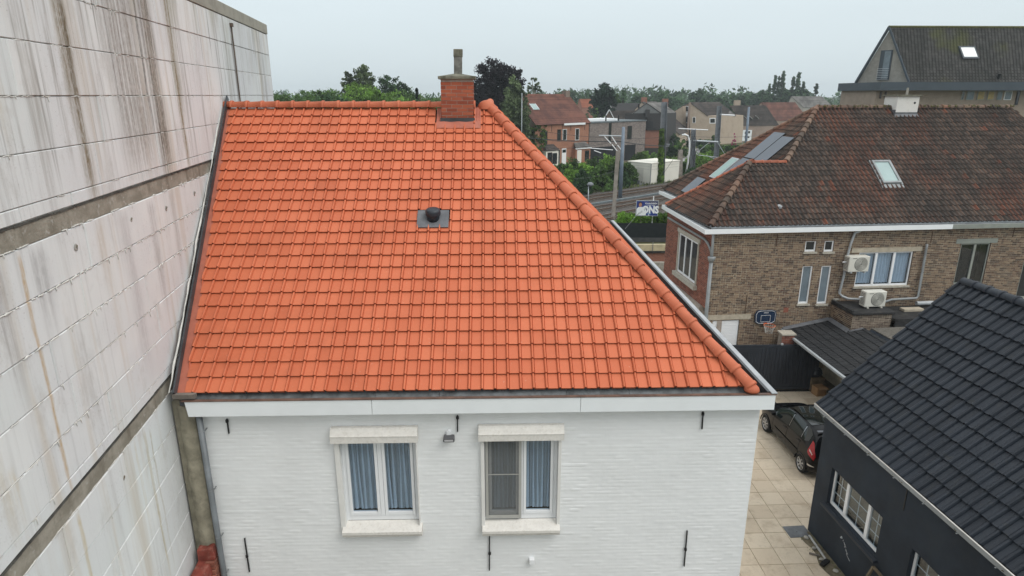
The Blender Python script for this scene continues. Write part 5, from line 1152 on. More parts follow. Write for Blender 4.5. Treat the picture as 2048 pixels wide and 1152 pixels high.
# cream equipment cabin
cp = atZ(1300,369,0); CBN = thing('equipment_cabin','cream flat-roofed railway equipment cabin beside the tracks','cabin',cp,41)
hc = atY(1301,328,cp.y).z
m = MB(); m.box(0,6.4,0,3.9,.0,hc); m.build('walls','cabin_cream',CBN); MB().box(-.06,6.46,-.06,3.96,hc+.002,hc+.12).build('roof','cabin_cream',CBN,bevel=.02)
m = MB(); m.tube([(-.05,-.05,hc),(-.05,-.05,.1)],.05,8); m.build('downpipe','steel_grey',CBN)
m = MB(); 
for z in (.72,.86): m.box(-.006,-.001,.2,3.7,hc*z,hc*z+.03); m.box(.2,6.2,-.006,-.001,hc*z,hc*z+.03)
m.build('panel_joint','cabin_line',CBN); MB().box(-.012,-.002,1.2,2.3,.05,2.1).build('door','cabin_line_light',CBN)
m = MB(); m.box(-1.5,-.5,.6,2.2,.05,.10); m.box(-1.5,-1.44,.6,2.2,.1,.6); m.box(-1.5,-.5,2.15,2.2,.1,.6); m.build('step','steel_grey',CBN)
# masts
def pole(name,label,cat,ub,vb,ut,vt,r0,r1,mat,y=None,kind='round',group=None):
    b0 = atZ(ub,vb,0) if y is None else Vector((atY(ub,vb,y).x,y,0)); t = atY(ut,vt,b0.y); T_ = thing(name,label,cat,b0,0,group); h = t.z; dx = t.x-b0.x
    m = MB()
    if kind == 'round': m.tube([(0,0,0),(dx,0,h)],[r0,r1],12)
    elif kind == 'H':
        for sx in (-1,1): m.beam((sx*r0*.85,0,0),(dx+sx*r1*.85,0,h),.05,r0*1.6,up=(0,1,0))
        m.beam((0,0,0),(dx,0,h),r0*1.5,.03,up=(0,1,0))
        for k in range(int(h/.8)): z = .4+.8*k; m.beam((-r0*.8+dx*z/h,-r0*.7,z),(r0*.8+dx*z/h,-r0*.7,z+.5),.04)
    else: m.beam((0,0,0),(dx,0,h),r0*2,r0*1.6,up=(0,1,0))
    m.build('shaft',mat,T_,kind=='round'); return T_, h, dx, b0
def part(T_, name, mat, segs, b0, r=.05):
    for (u0,v0,u1,v1) in segs:
        p = atY(u0,v0,b0.y)-b0; q = atY(u1,v1,b0.y)-b0; m = MB(); m.tube([p,q],r,8); m.build(name,mat,T_)
T1,h,dx,b0 = pole('railway_mast','tall grey steel H-section mast overgrown with ivy in front of the cabin','mast',1322,366,1329,204,.42,.36,'steel_grey',kind='H',group='railway masts')
part(T1,'bracket','steel_grey',[(1322,288,1340,289),(1322,294,1338,292)],b0,.07)
iv = MB(); rr = random.Random(4)
for k in range(900):
    z = 7.2*rr.random()**1.15; w = .20+.34*abs(sin(z*1.9+.4))*(1-z/9); a = rr.random()*6.28; p = Vector((dx*z/h-.25+w*cos(a)*.8,-.35+w*.6*sin(a),z)); s = rr.uniform(.08,.2); u = Vector((rr.uniform(-1,1),rr.uniform(-1,1),rr.uniform(-1,1))).normalized()*s; v = u.orthogonal().normalized()*s; iv.rnd = rr.random(); iv.poly([p-u-v,p+u-v,p+u+v,p-u+v])
o = iv.build('ivy','leaf_ivy'); o.location = b0; tag(o,'green ivy climbing the tall steel mast','climbing plant')
T2,h,dx,b2_ = pole('railway_mast','round blue-grey steel mast standing between the tracks','mast',1240,398,1247,254,.24,.17,'steel_blue',group='railway masts')
part(T2,'cantilever','galvanised',[(1198,271,1243,272)],b2_,.07); part(T2,'insulator','white_plastic',[(1209,273,1222,287),(1223,272,1233,288),(1224,289,1235,303),(1235,290,1242,299)],b2_,.055); part(T2,'arm','white_plastic',[(1177,296,1226,300),(1188,301,1202,306)],b2_,.045)
T3,h,dx,b3 = pole('concrete_post','slender brown concrete post in front of the tracks','post',1226,441,1236,302,.17,.11,'concrete_pole',kind='square')
T4,h,dx,b4 = pole('railway_mast','grey mast with a white pipe and bundled cables beside the roof with solar panels','mast',1384,352,1387,258,.36,.30,'steel_grey',kind='H',group='railway masts')
part(T4,'cross_bar','white_plastic',[(1357,257,1416,260)],b4,.07); part(T4,'beam','galvanised',[(1382,281,1436,284)],b4,.13); part(T4,'strut','galvanised',[(1418,285,1389,309),(1435,285,1451,311),(1395,310,1446,316),(1412,311,1432,319)],b4,.045)
m = MB(); P = [atY(u,v,b4.y-.5)-b4 for u,v in ((1364,270),(1370,269),(1376,272),(1379,282),(1379,300),(1376,325),(1371,350))]; m.tube(P,.13,8); m.build('white_pipe','white_plastic',T4,True)
for k in range(4): m = MB(); P = [atY(1382+3*k+4*sin(j*1.1+k*2),272+11*j,b4.y-.6)-b4 for j in range(7)]; m.tube(P,.035,5); m.build('cable','wire',T4)
pole('concrete_post','short weathered concrete post beside the cable mast','post',1359,365,1361,300,.30,.26,'concrete_pole',y=b4.y-1.5,kind='square')
T5,h,dx,b5 = pole('railway_mast','dark mast in front of the beige mono-pitched house','mast',1432,325,1439,212,.36,.30,'steel_grey',y=96,kind='H',group='railway masts'); part(T5,'cross_bar','white_plastic',[(1440,229,1469,231)],b5,.10)
T6,h,dx,b6 = pole('railway_mast','slim light grey mast behind the brown roof','mast',1492,290,1498,214,.24,.18,'steel_blue',y=112,group='railway masts')
TL,h,dx,bl = pole('street_lamp','small lamp post with a round grey head beside the tracks','street lamp',1176.5,416,1177,372,.06,.05,'galvanised'); m = MB(); m.lathe((.12,0,h-.05),[(.05,0),(.34,.12),(.36,.25),(.20,.42),(.03,.46)],14); m.build('lamp_head','steel_grey',TL,True)
TV,h,dx,bv = pole('antenna_pole','thin white antenna pole in front of the red brick house','antenna',1043,270,1044,186,.05,.04,'galvanised',y=88)
# overhead wires
def wire(label, u0,v0,y0,u1,v1,y1,sag,r=.022):
    a, b = atY(u0,v0,y0), atY(u1,v1,y1); m = MB(); m.tube([a.lerp(b,t/20)-Vector((0,0,sag*4*(t/20)*(1-t/20))) for t in range(21)],r,5); o = m.build('overhead_wire','wire'); tag(o,label,'wire','overhead railway wires')
wire('thick dark wire from the orange hip to the blue-grey steel mast',1046,275,80,1243,283,73.4,.15,.05); wire('thick dark wire from the steel mast to the ivy mast',1243,283,73.4,1326,292,85,.1,.05); wire('thin wire crossing the red brick house upstairs windows',1080,262,78,1326,275,85,.4); wire('thin wire sloping down in front of the trackside bushes',1150,357,70,1242,336,73,.3); wire('thin wire slanting from the orange hip toward the steel mast',1030,262,75,1150,283,80,.4); wire('thin wire in front of the red house doors',1062,293,80,1236,281,76,.5)
wire('thin wire behind the ivy mast to the cable mast',1326,282,85,1386,268,80,.2); wire('long thin wire from the cable mast over the far hedges',1386,273,80,1560,266,100,.3); wire('steel guy wire from the house gutter up to the poster',1250,458,33,1278,425,50,.0,.018); wire('slanting stay wire on the right of the ivy mast',1385,262,80,1325,350,85,.0)
# hedge, dark net fence, poster, garden wall
FN = thing('net_fence','dark green netted fence in front of the green hedge','fence',(8.2,51.0,0),0)
m = MB(); m.box(0,7.6,0,.03,.35,1.55); m.build('net','fence_dark',FN); m = MB(); m.box(0,7.6,-.06,.08,.0,.34); m.build('base_board','fence_base',FN)
for k in range(6): MB().box(.2+1.4*k,.25+1.4*k,.04,.09,0,1.55).build('post','fence_dark',FN)
GW = thing('garden_wall','low brick wall with a beige panelled top beyond the gutter','wall',(7.0,41.0,0),2)
m = MB(); m.box(0,7.5,0,.2,1.62,2.05); m.build('panel','beige_panel',GW); m = MB(); m.box(0,7.5,-.06,.26,1.48,1.61); m.build('coping','black_roofing',GW); m = MB(); m.box(0,7.5,.02,.22,.9,1.475); m.build('brick_band','far_red_brick',GW); m = MB(); m.box(0,7.5,-.3,.3,0,.895); m.build('base','concrete',GW)
for k in range(5): MB().tube([(.8+1.5*k,-.02,1.4),(.8+1.5*k,-.02,2.25)],.02,6).build('net_post','steel_grey',GW)
PO = thing('poster_board','blue and white election poster board above the hedge with large letters ONS','poster',(atY(1295,402,51.6).x,51.6,0),-4)
zt = atY(1295,401,51.6).z; zb = atY(1295,432,51.6).z; pw = (1316-1273)/FPX*53.5/2; ph = zt-zb
m = MB(); m.box(-pw,pw,-.03,.03,zb,zt); m.build('board','galvanised',PO)
m = MB(); m.box(-pw+.05,pw-.05,-.034,-.031,zb+.05,zt-.05); pb_ = m.build('sheet','poster_blue',PO)
m = MB(); m.poly([(.05,-.0345,zt-.05),(pw-.05,-.0345,zt-.05),(pw-.05,-.0345,zt-.45),(.3,-.0345,zt-.28)]); m.build('dark_corner','poster_dark',PO)
def letters(txt,size,x,z,mat,bold=0,sx=1,rot=0):
    me = text_mesh(txt,size,bold); me.materials.clear(); me.materials.append(MT[mat]); obj('lettering',me,PO,Matrix.Translation((x,-.037,z)) @ Matrix.Rotation(pi/2,4,'X') @ Matrix.Rotation(rot,4,'Z') @ Matrix.Diagonal((sx,1,1,1)))
letters('VLAANDEREN',.18,.30,zt-.24,'poster_white',.004,.86); letters('WEER VAN',.13,.30,zt-.40,'poster_grey',.003); letters('ONS',.80,.27,zt-.77,'poster_white',.04,.80); letters('Vlaams',.11,.18,zb+.20,'poster_cyan',.002)
m = MB(); m.box(.12,.20,-.038,-.035,zb+.05,zb+.14); m.build('emblem','poster_white',PO)
# printed man in a white shirt (flat print)
def disc(cx,cz,rx,rz,y,n=18): return [(cx+rx*cos(2*pi*k/n),y,cz+rz*sin(2*pi*k/n)) for k in range(n)]
hx, hz = -pw+.34, zt-.34
for nm,P,mt in (('printed_shirt',[(-pw+.06,-.0372,zb+.06),(-.08,-.0372,zb+.06),(-.05,-.0372,zb+.5),(-.12,-.0372,zt-.66),(-pw+.52,-.0372,zt-.52),(-pw+.20,-.0372,zt-.54),(-pw+.06,-.0372,zt-.70)],'poster_white'),('printed_arm',[(-pw+.10,-.0378,zb+.10),(-pw+.55,-.0378,zt-.75),(-.06,-.0378,zt-.58),(-.04,-.0378,zt-.68),(-pw+.62,-.0378,zt-.92),(-pw+.22,-.0378,zb+.08)],'poster_grey'),('printed_hair',disc(hx,hz+.03,.15,.20,-.0375),'poster_hair'),('printed_face',disc(hx+.01,hz-.02,.125,.17,-.0382),'poster_skin')):
    m = MB(); m.poly(P); m.build(nm,mt,PO)
for x in (-.5,.45): MB().box(x,x+.07,.03,.10,0,zt-.1 if x < 0 else zt+.35).build('post','white_plastic' if x > 0 else 'wood_grey',PO)

# ---------------------------------------------------------------- foliage
def foliage(mb, clumps, per, size, rr, flat=0.0):
    for (c, r) in clumps:
        tone = rr.random()*.55
        for _ in range(per):
            d = Vector((rr.gauss(0,1),rr.gauss(0,1),rr.gauss(0,1))).normalized()*(r*rr.random()**.45); p = c + Vector((d.x,d.y,d.z*.8)); s = size*rr.uniform(.55,1.3)
            u = Vector((rr.uniform(-1,1),rr.uniform(-1,1),rr.uniform(-1,1)*(1-flat))).normalized()*s; v = u.orthogonal().normalized(); v = (v*cos(rr.random()*6.28)+u.normalized().cross(v)*sin(rr.random()*6.28))*s*.7
            mb.rnd = min(.999, tone + .45*rr.random()*(.4+.6*(d.z/r*.5+.5)))  # leaves get lighter towards the top of each clump
            mb.poly([p-u*.9, p-v*.6+u*.1, p+u, p+v*.6+u*.1])
TREE_N = [0]
def tree(name,label,u,vtop,y,wpx,mat,shape='round',trunk='bark',vbase=None,per=26,nc=None,size=None,dens=1.0,group='trees around the railway and far houses',cat='tree'):
    TREE_N[0] += 1; rr = random.Random(100+TREE_N[0]); top = atY(u,vtop,y); h = top.z; w = wpx/FPX*y*1.0/2; T_ = thing(name,label,cat,(top.x,y,0),0,group)
    cl = []; size = size or max(.10, y*.0022)
    if shape == 'round':
        ch = min(h*.80, max(w*2.0, h*.62)); cz_ = h-ch/2; n = int((nc or 90)*1.7)
        lobes = [(Vector((.52*w*cos(2.4*k+rr.random()*.6)*rr.uniform(.8,1.1), .52*w*sin(2.4*k), cz_+(-.36+.62*((k*5)%9)/8)*ch)), rr.uniform(.42,.60)*w) for k in range(9)] + [(Vector((rr.uniform(-.2,.2)*w,0,h-.50*w)), .5*w), (Vector((0,0,cz_)), .7*w)]
        for _ in range(n):
            c, r = rr.choice(lobes); d = Vector((rr.gauss(0,1),rr.gauss(0,1),rr.gauss(0,1))).normalized(); q = rr.random()**.33; cl.append((c + Vector((d.x*r*q,d.y*r*q,d.z*r*.85*q)), r*rr.uniform(.20,.36)))
        th = cz_
    elif shape == 'col':
        n = nc or 70
        for _ in range(n):
            t = rr.random(); rad = w*(sin(pi*min(1,.12+t*.88))**.7)*.75; a = rr.random()*6.28; cl.append((Vector((rad*cos(a)*rr.random(),rad*sin(a)*rr.random(),h*(.12+.86*t))), w*rr.uniform(.25,.42)))
        th = h*.8
    elif shape == 'cone':
        n = nc or 80
        for _ in range(n):
            t = rr.random()**.8; rad = w*(1-t*.94); a = rr.random()*6.28; q = rr.random()**.4; cl.append((Vector((rad*cos(a)*q,rad*sin(a)*q,h*(.05+.93*t))), w*(.30-.18*t)))
        th = h*.9
    elif shape == 'weep':
        n = nc or 100
        for _ in range(n//2):
            a = rr.random()*6.28; q = rr.random()**.5; zt_ = h*(.97-.28*q*q)-rr.random()*.1*h; x0, y0 = w*q*cos(a), w*q*sin(a)
            for j in range(5): cl.append((Vector((x0*(1+.04*j)+rr.uniform(-.1,.1)*w,y0*(1+.04*j),zt_-j*h*.11)), w*rr.uniform(.13,.24)))
        th = h*.8
    else:   # bush: foliage down to the ground
        n = nc or 90
        for _ in range(n):
            a = rr.random()*6.28; q = rr.random()**.5; zt_ = h*sqrt(max(.02,1-q*q))*rr.uniform(.72,1.0); cl.append((Vector((w*q*cos(a),w*q*sin(a)*.7,zt_*rr.random()**.45)), min(w,h)*rr.uniform(.14,.26)))
        th = h*.5
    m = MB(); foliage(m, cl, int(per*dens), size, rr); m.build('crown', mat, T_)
    m = MB(); r0 = max(.08,h*.022); m.tube([(0,0,0),(rr.uniform(-.2,.2),rr.uniform(-.2,.2),th*.5),(rr.uniform(-.4,.4),0,th)],[r0,r0*.7,r0*.2],7)
    for k in range(6):
        c, r = rr.choice(cl); z0 = th*rr.uniform(.3,.8); m.tube([(0,0,z0),((c.x)*.5,c.y*.5,(z0+c.z)/2+.2),(c.x,c.y,c.z)],[r0*.45,r0*.3,r0*.08],5)
    m.build('trunk', trunk, T_); return T_
# trees behind the orange ridge, left to right
LB = ['bushy green tree at the left behind the ridge next to the blank wall','rounded mid green tree second from the blank wall','dark green bushy tree third from the blank wall','broad green tree left of the tall birch','low green tree in front of the tall birch','dark low bush directly under the birch']
for k,(u,v,y,w,mt) in enumerate(((562,180,95,76,'leaf_mid'),(606,177,99,80,'leaf_mid'),(642,184,92,76,'leaf_dark'),(668,178,101,80,'leaf_mid'),(632,175,108,70,'leaf_mid'),(694,187,88,80,'leaf_dark'))): tree('bushy_tree',LB[k],u,v,y,w,mt,'round',nc=80)
tree('birch_tree','tall pale weeping birch at the left of the ridge skyline',724,123,112,58,'leaf_birch','weep','birch_bark',nc=230,per=34); tree('birch_tree','smaller weeping birch stem left of the tall birch',694,132,112,34,'leaf_birch','weep','birch_bark',nc=120)
tree('bright_willow','bright green rounded willow in front of the tall birch',722,160,98,112,'leaf_bright','round',nc=190); tree('bright_willow','bright green lower willow right of the first willow',788,180,94,84,'leaf_bright','round',nc=110); tree('bright_willow','yellowish low bush between the two willows',760,173,96,70,'leaf_bright','round',nc=50)
tree('maple_tree','dark round maple right of the birch',778,146,118,80,'leaf_dark','round',nc=170); tree('maple_tree','small dark maple shoulder right of the big maple',808,166,118,58,'leaf_dark','round',nc=60)
tree('spruce_tree','small dark pointed spruce left of the red chimney',833,173,92,26,'leaf_conifer','cone'); tree('bushy_tree','hazy low tree between the spruce and the red chimney',862,186,150,90,'leaf_far','round',nc=60)
tree('copper_beech','large purple-black copper beech right of the red chimney',992,112,104,118,'leaf_copper','round',nc=330,per=38); tree('copper_beech','dark lower bough of copper beech beside the chimney',966,158,103,76,'leaf_copper','round',nc=110)
tree('willow_tree','olive weeping willow in front of the copper beech',1028,146,97,58,'leaf_birch','weep','bark',nc=210); tree('birch_tree','thin sparse birch above the red brick house roof',1068,141,122,32,'leaf_birch','weep','birch_bark',nc=60,per=16)
tree('round_conifer','big dark round tree behind the grey flat-roofed house',1209,165,165,50,'leaf_conifer','round',nc=220); tree('spruce_tree','pointed green tree right of the big dark round tree',1248,178,190,30,'leaf_far','cone'); tree('bushy_tree','small tree between the dark round tree and the pointed tree',1232,184,175,22,'leaf_mid','round',nc=50)
for k,(u,v,y,w) in enumerate(((1282,183,240,30),(1332,184,230,36),(1312,192,260,40),(1365,193,250,44),(1404,178,255,40),(1440,191,240,46),(1475,180,260,36),(1505,184,265,34),(1530,178,250,36),(1148,180,260,60),(1180,186,240,40),(1570,176,255,50),(1606,178,250,34),(1120,186,270,50),(1424,186,262,34),(1384,189,258,30))):
    tree('distant_tree','distant green tree on the skyline, %s' % ('left of two poplar clumps near the dark ridge','above the slate house chimney','over the white gable house','above the left beige gable','tallest over the beige mono-pitched house','behind the middle of the beige roof','over the roof with three white skylights','left of the tallest poplars','at the foot of the first poplar','over the red house right chimney','left of the big dark round tree','between the two poplar clumps','at the foot of the right poplar clump','right above the red house roof','right of the tallest skyline tree','left of the tallest skyline tree')[k],u,v,y,w*1.5,'leaf_far','round',nc=80,per=24,size=.6)
for k,(u,v,w) in enumerate(((1552,149,13),(1559,151,9),(1568,141,17),(1540,167,9),(1588,152,15),(1599,144,20),(1608,160,12))): tree('poplar_tree',('first slender poplar of the left clump','thin poplar in the middle of the left clump','tallest poplar of the left clump','short poplar left of the left clump','left poplar of the right clump','tallest poplar of the right clump','short right poplar of the right clump')[k],u,v,250,w*.95,'leaf_far','col',nc=110,size=.42,group='poplars on the skyline')
tree('poplar_tree','lone small poplar right of the poplar clumps above the brown roof',1634,167,250,14,'leaf_far','col',nc=40,size=.5,group='poplars on the skyline')
# bushes along the tracks
BU = ((1122,322,90,40),(1170,318,82,46),(1228,322,84,46),(1268,322,92,30),(1345,330,96,36),(1460,312,100,46),(1390,318,98,40),(1425,300,110,50),(1310,306,112,40),(1285,300,112,40),(1150,312,84,56),(1185,308,86,60),(1222,305,88,64),(1255,318,86,44),(1140,330,78,30),(1200,330,80,50),(1165,335,77,40),(1240,335,83,40),(1340,312,104,50),(1365,322,100,40),(1400,305,104,60),(1440,300,104,60),(1475,296,106,50),(1420,325,95,50),(1385,335,92,30))
for k,(u,v,y,w) in enumerate(BU): tree('trackside_bush',('leafy bush below the red house grey door','bush in front of the red house bay','bush beside the blue-grey mast','bush touching the cabin left wall','bush at the cabin right corner','grass-green bush by the brown roof eave','green bush under the white cross bar','bush beside the far road','bush behind the cabin in front of the brick storey','bush below the grey house right corner','leafy green bush below the red house white door','tall green bush below the red house bay window','tall green bush in front of the grey house','green bush left of the cream cabin','low bush at the left by the lamp post','low bush behind the round steel mast foot','low bush behind the lamp post','dark bush against the cabin left side','bush behind the cabin roof','bush right of the cabin','tall grassy bush behind the cable mast','wide grassy bush right of the cable mast','grassy bush beside the brown roof edge','dark bush under the slanted struts','small dark bush behind the short concrete post')[k],u,v,y,w,('leaf_mid','leaf_bright','leaf_mid','leaf_bright','leaf_mid','leaf_bright','leaf_bright','leaf_bright','leaf_mid','leaf_bright','leaf_mid','leaf_mid','leaf_bright','leaf_mid','leaf_bright','leaf_mid','leaf_dark','leaf_dark','leaf_bright','leaf_mid','leaf_bright','leaf_bright','leaf_bright','leaf_dark','leaf_dark')[k],'bush',nc=170,per=30,size=.19,group='bushes along the railway',cat='bush')
def hedge(name,label,p0,p1,w,h,mat,size,n,group='clipped hedges'):
    p0,p1 = Vector(p0),Vector(p1); d = p1-p0; L = d.length; d.normalize(); s = Vector((d.y,-d.x,0)); rr = random.Random(int(L*77)); m = MB(); cl = []
    for _ in range(n): cl.append((p0+d*L*rr.random()+s*rr.uniform(-w/2,w/2)+Vector((0,0,h*rr.random()**.4)), rr.uniform(.25,.45)*min(w,h)*.6))
    foliage(m, cl, 26, size, rr); T_ = thing(name,label,'hedge',(0,0,0),0,group); m.build('foliage',mat,T_); m = MB()
    for k in range(int(L/1.2)+1): q = p0+d*(k*1.2); m.tube([q,q+Vector((0,0,h*.7))],[.05,.02],5)
    m.build('stems','bark',T_,kind='stuff'); return T_
hedge('green_hedge','bright green clipped hedge under the poster board',(8.8,52.2,0),(15.2,52.2,0),1.2,2.05,'leaf_hedge',.10,640)
hp = lambda u,v: tuple(atZ(u,v,0))
hedge('garden_hedge','long clipped garden hedge in front of the beige mono-pitched house',atY(1380,272,150)*Vector((1,1,0)) if False else (atY(1375,270,140).x,140,0),(atY(1440,270,140).x,140,0),1.2,2.2,'leaf_dark',.25,150)
hedge('garden_hedge','second clipped hedge below the white skylight roof',(atY(1400,280,128).x,128,0),(atY(1492,280,128).x,128,0),1.5,1.9,'leaf_mid',.25,170)
hedge('garden_hedge','dark hedge right of the small white sign',(atY(1500,270,140).x,140,0),(atY(1560,270,140).x,140,0),1.2,2.2,'leaf_dark',.25,120)
for k,(u,v,y,w,mt) in enumerate(((1350,262,130,26,'leaf_dark'),(1362,276,124,30,'leaf_mid'),(1345,285,120,20,'leaf_dark'),(1430,262,132,22,'leaf_mid'),(1192,215,150,22,'leaf_mid'),(1210,225,140,34,'leaf_mid'),(1180,205,180,30,'leaf_far'))):
    tree('garden_shrub',('round dark shrub right of the slate house','round mixed shrub beside the road','small dark shrub beside the white gate post','rounded shrub behind the second hedge','green shrub left of the white gable','pale green shrub in front of the white gable','shrub below the small orange roof')[k],u,v,y,w,mt,'bush',nc=50,size=.3,group='garden shrubs by the far houses',cat='shrub')
tree('flowering_shrub','pink flowering shrub in the far garden',1470,264,128,10,'flower','bush',nc=25,size=.2,group=None,cat='shrub')
# ivy on the red house gable is built with the house; far woods as one mass
m = MB(); rr = random.Random(21); cl = []
for k in range(2400):
    y = rr.uniform(280,620); x = rr.uniform(-.75,.95)*y; h = rr.uniform(7,12.5)*(1+.25*sin(x*.02)+.15*sin(x*.07+2)); cl.append((Vector((x,y,h*rr.random()**.5)), rr.uniform(2.5,4.5)))
foliage(m, cl, 26, 1.3, rr); o = m.build('far_woods','leaf_far'); o['kind']='stuff'; tag(o,'hazy far woods along the whole horizon','woods')
bl_ = MB(); cl = []
for k in range(620):
    u = rr.uniform(545,885); yy = rr.uniform(104,132); vt = 183 + 6*sin(u*.045) + rr.uniform(0,9); p = atY(u,vt,yy); cl.append((Vector((p.x,p.y,p.z*rr.uniform(.62,.97))), rr.uniform(.8,1.5)))
foliage(bl_, cl, 30, .24, rr); o = bl_.build('tree_belt','leaf_mid'); o['kind']='stuff'; tag(o,'dense green belt of trees behind the orange ridge','trees')
# weeds on the verge
m = MB()
for k in range(5200):
    s, t = rr.uniform(-8,45), -2.4-rr.random()**1.6*9; p = rw(s,t,.0); h = rr.uniform(.1,.45); a = rr.random()*6.28; m.rnd = rr.random(); m.poly([p, p+Vector((.12*cos(a),.12*sin(a),0)), p+Vector((.12*cos(a+1),.12*sin(a+1),h))])
o = m.build('verge_grass','grass'); o['kind']='stuff'; tag(o,'dry grass and weeds on the railway verge','grass')
# ---------------------------------------------------------------- far houses
def fwin(H, x0,x1,z0,z1, side='front', frame='white_plastic', glass='dark_glass', X=0, f=.07):
    """window in the front (y=0), left gable (x=0) or back plane"""
    m = MB()
    if side == 'front':
        for a in ((x0,x0+f,z0,z1),(x1-f,x1,z0,z1),(x0+f,x1-f,z0,z0+f),(x0+f,x1-f,z1-f,z1)): m.box(a[0],a[1],-.05,.02,a[2],a[3])
        w = m.build('window',frame,H); MB().box(x0+f,x1-f,-.03,-.01,z0+f,z1-f).build('pane',glass,w)
    else:
        for a in ((x0,x0+f,z0,z1),(x1-f,x1,z0,z1),(x0+f,x1-f,z0,z0+f),(x0+f,x1-f,z1-f,z1)): m.box(-.05,.02,a[0],a[1],a[2],a[3])
        w = m.build('window',frame,H); MB().box(-.03,-.01,x0+f,x1-f,z0+f,z1-f).build('pane',glass,w)
    return w
def ribroof(H, P, n, mat, name='roof', th=.12, courses=True):
    """sloped roof slab from eave (P0,P1) to ridge (P3,P2) with overlapping courses"""
    P = [Vector(p) for p in P]; m = MB(); nrm = (P[1]-P[0]).cross(P[3]-P[0]).normalized()
    if nrm.z < 0: nrm = -nrm
    for k in range(n):
        a, b = k/n, (k+1)/n; m.rnd = random.random()
        q = [P[0].lerp(P[3],a)+nrm*th*.9, P[1].lerp(P[2],a)+nrm*th*.9, P[1].lerp(P[2],b)+nrm*th*.55, P[0].lerp(P[3],b)+nrm*th*.55]
        m.poly(q); m.poly([q[0]-nrm*th*.35, q[1]-nrm*th*.35, q[1], q[0]])
    m.rnd = 0; m.poly([P[0],P[3],P[2],P[1]]); m.poly([P[0],P[0]+nrm*th*.9,P[3]+nrm*th*.55,P[3]]); m.poly([P[1],P[2],P[2]+nrm*th*.55,P[1]+nrm*th*.9])
    return m.build(name, mat, H)
def gable(name,label,loc,rz,W,Dp,ev,rg,wall,roof,n=22,ov=.25,group='houses across the railway',ro=None,ev2=None):
    H = thing(name,label,'house',loc,rz,group); r = ro or Dp/2; e2 = ev2 or ev
    m = MB(); m.poly([(0,0,0),(W,0,0),(W,0,ev),(0,0,ev)]); m.poly([(W,0,0),(W,Dp,0),(W,Dp,e2),(W,r,rg),(W,0,ev)]); m.poly([(W,Dp,0),(0,Dp,0),(0,Dp,e2),(W,Dp,e2)]); m.poly([(0,Dp,0),(0,0,0),(0,0,ev),(0,r,rg),(0,Dp,e2)])
    m.build('wall',wall,H); k = (rg-ev)/r; k2 = (rg-e2)/(Dp-r)
    ribroof(H,[(-.12,-ov,ev-ov*k),(W+.12,-ov,ev-ov*k),(W+.12,r,rg),(-.12,r,rg)],n,roof); ribroof(H,[(W+.12,Dp+ov,e2-ov*k2),(-.12,Dp+ov,e2-ov*k2),(-.12,r,rg),(W+.12,r,rg)],n,roof)
    m = MB(); m.tube([(-.15,r,rg+.08),(W+.15,r,rg+.08)],.13,8); m.build('ridge',roof,H); return H
RHP = Vector((8.784,106.83,0)) + D49*(-6.9)
RH = gable('red_brick_house','old orange-red brick house with dark red tiled roof and ivy on its gable',RHP,41,12.4,10,7.2,11.45,'far_orange_brick','roof_redbrown',30)
m = MB(); m.poly([(-.03,10,0),(-.03,0,0),(-.03,0,7.2),(-.03,5,11.4),(-.03,10,7.2)]); m.build('side_gable','far_brown_brick',RH)
for (x0,x1,z0,z1,fr) in ((1.9,2.7,3.9,6.1,'door_brown'),(4.9,5.75,4.4,6.2,'door_brown'),(6.15,7.1,4.4,6.2,'white_plastic'),(9.1,10.05,4.3,6.2,'white_plastic'),(4.95,5.6,.1,3.0,'grey_paint')): fwin(RH,x0,x1,z0,z1,frame=fr)
m = MB(); m.box(6.05,7.05,-.06,.02,.0,3.1); d_ = m.build('front_door','white_plastic',RH); MB().box(6.15,6.95,-.08,-.061,2.45,2.95).build('pane','dark_glass',d_)
for x0,x1,mt,rm in ((1.6,4.4,'cabin_cream','roof_darkbrown'),(8.4,12.0,'far_orange_brick','roof_grey_far')):
    m = MB(); m.box(x0,x1,-.9,-.01,0,2.95); by = m.build('bay',mt,RH); ribroof(by,[(x0-.1,-1.0,3.0),(x1+.1,-1.0,3.0),(x1-.4,-.02,3.9),(x0+.4,-.02,3.9)],4,rm,'bay_roof')
    m = MB(); m.box(x0+.35,x0+1.35,-.96,-.89,.6,2.75); m.build('bay_window','white_plastic' if x0 > 5 else 'door_brown',by); m = MB(); m.box(x0+.45,x0+1.25,-.98,-.961,.75,2.65); m.build('pane','cabin_cream' if x0 > 5 else 'dark_glass',by); m = MB(); m.box(x1-1.35,x1-.35,-.97,-.89,.9,2.6); m.build('pane','dark_glass',by)
m = MB(); m.box(8.3,12.1,-1.05,-.91,2.92,3.12); m.build('white_lintel','white_plastic',RH)
m = MB(); m.box(6.2,11.2,-.32,-.20,6.80,7.12); m.build('white_fascia','white_metal',RH)
for x in (3.6,6.0,8.0,11.3): MB().box(x,x+.08,-.03,-.005,5.9,6.9).build('wall_anchor','black_iron',RH)
m = MB(); m.box(-.1,.9,4.5,5.5,10.6,12.1); m.build('chimney','far_red_brick',RH); m = MB(); m.box(11.3,12.3,4.5,5.5,10.6,12.2); m.build('chimney','far_brown_brick',RH)
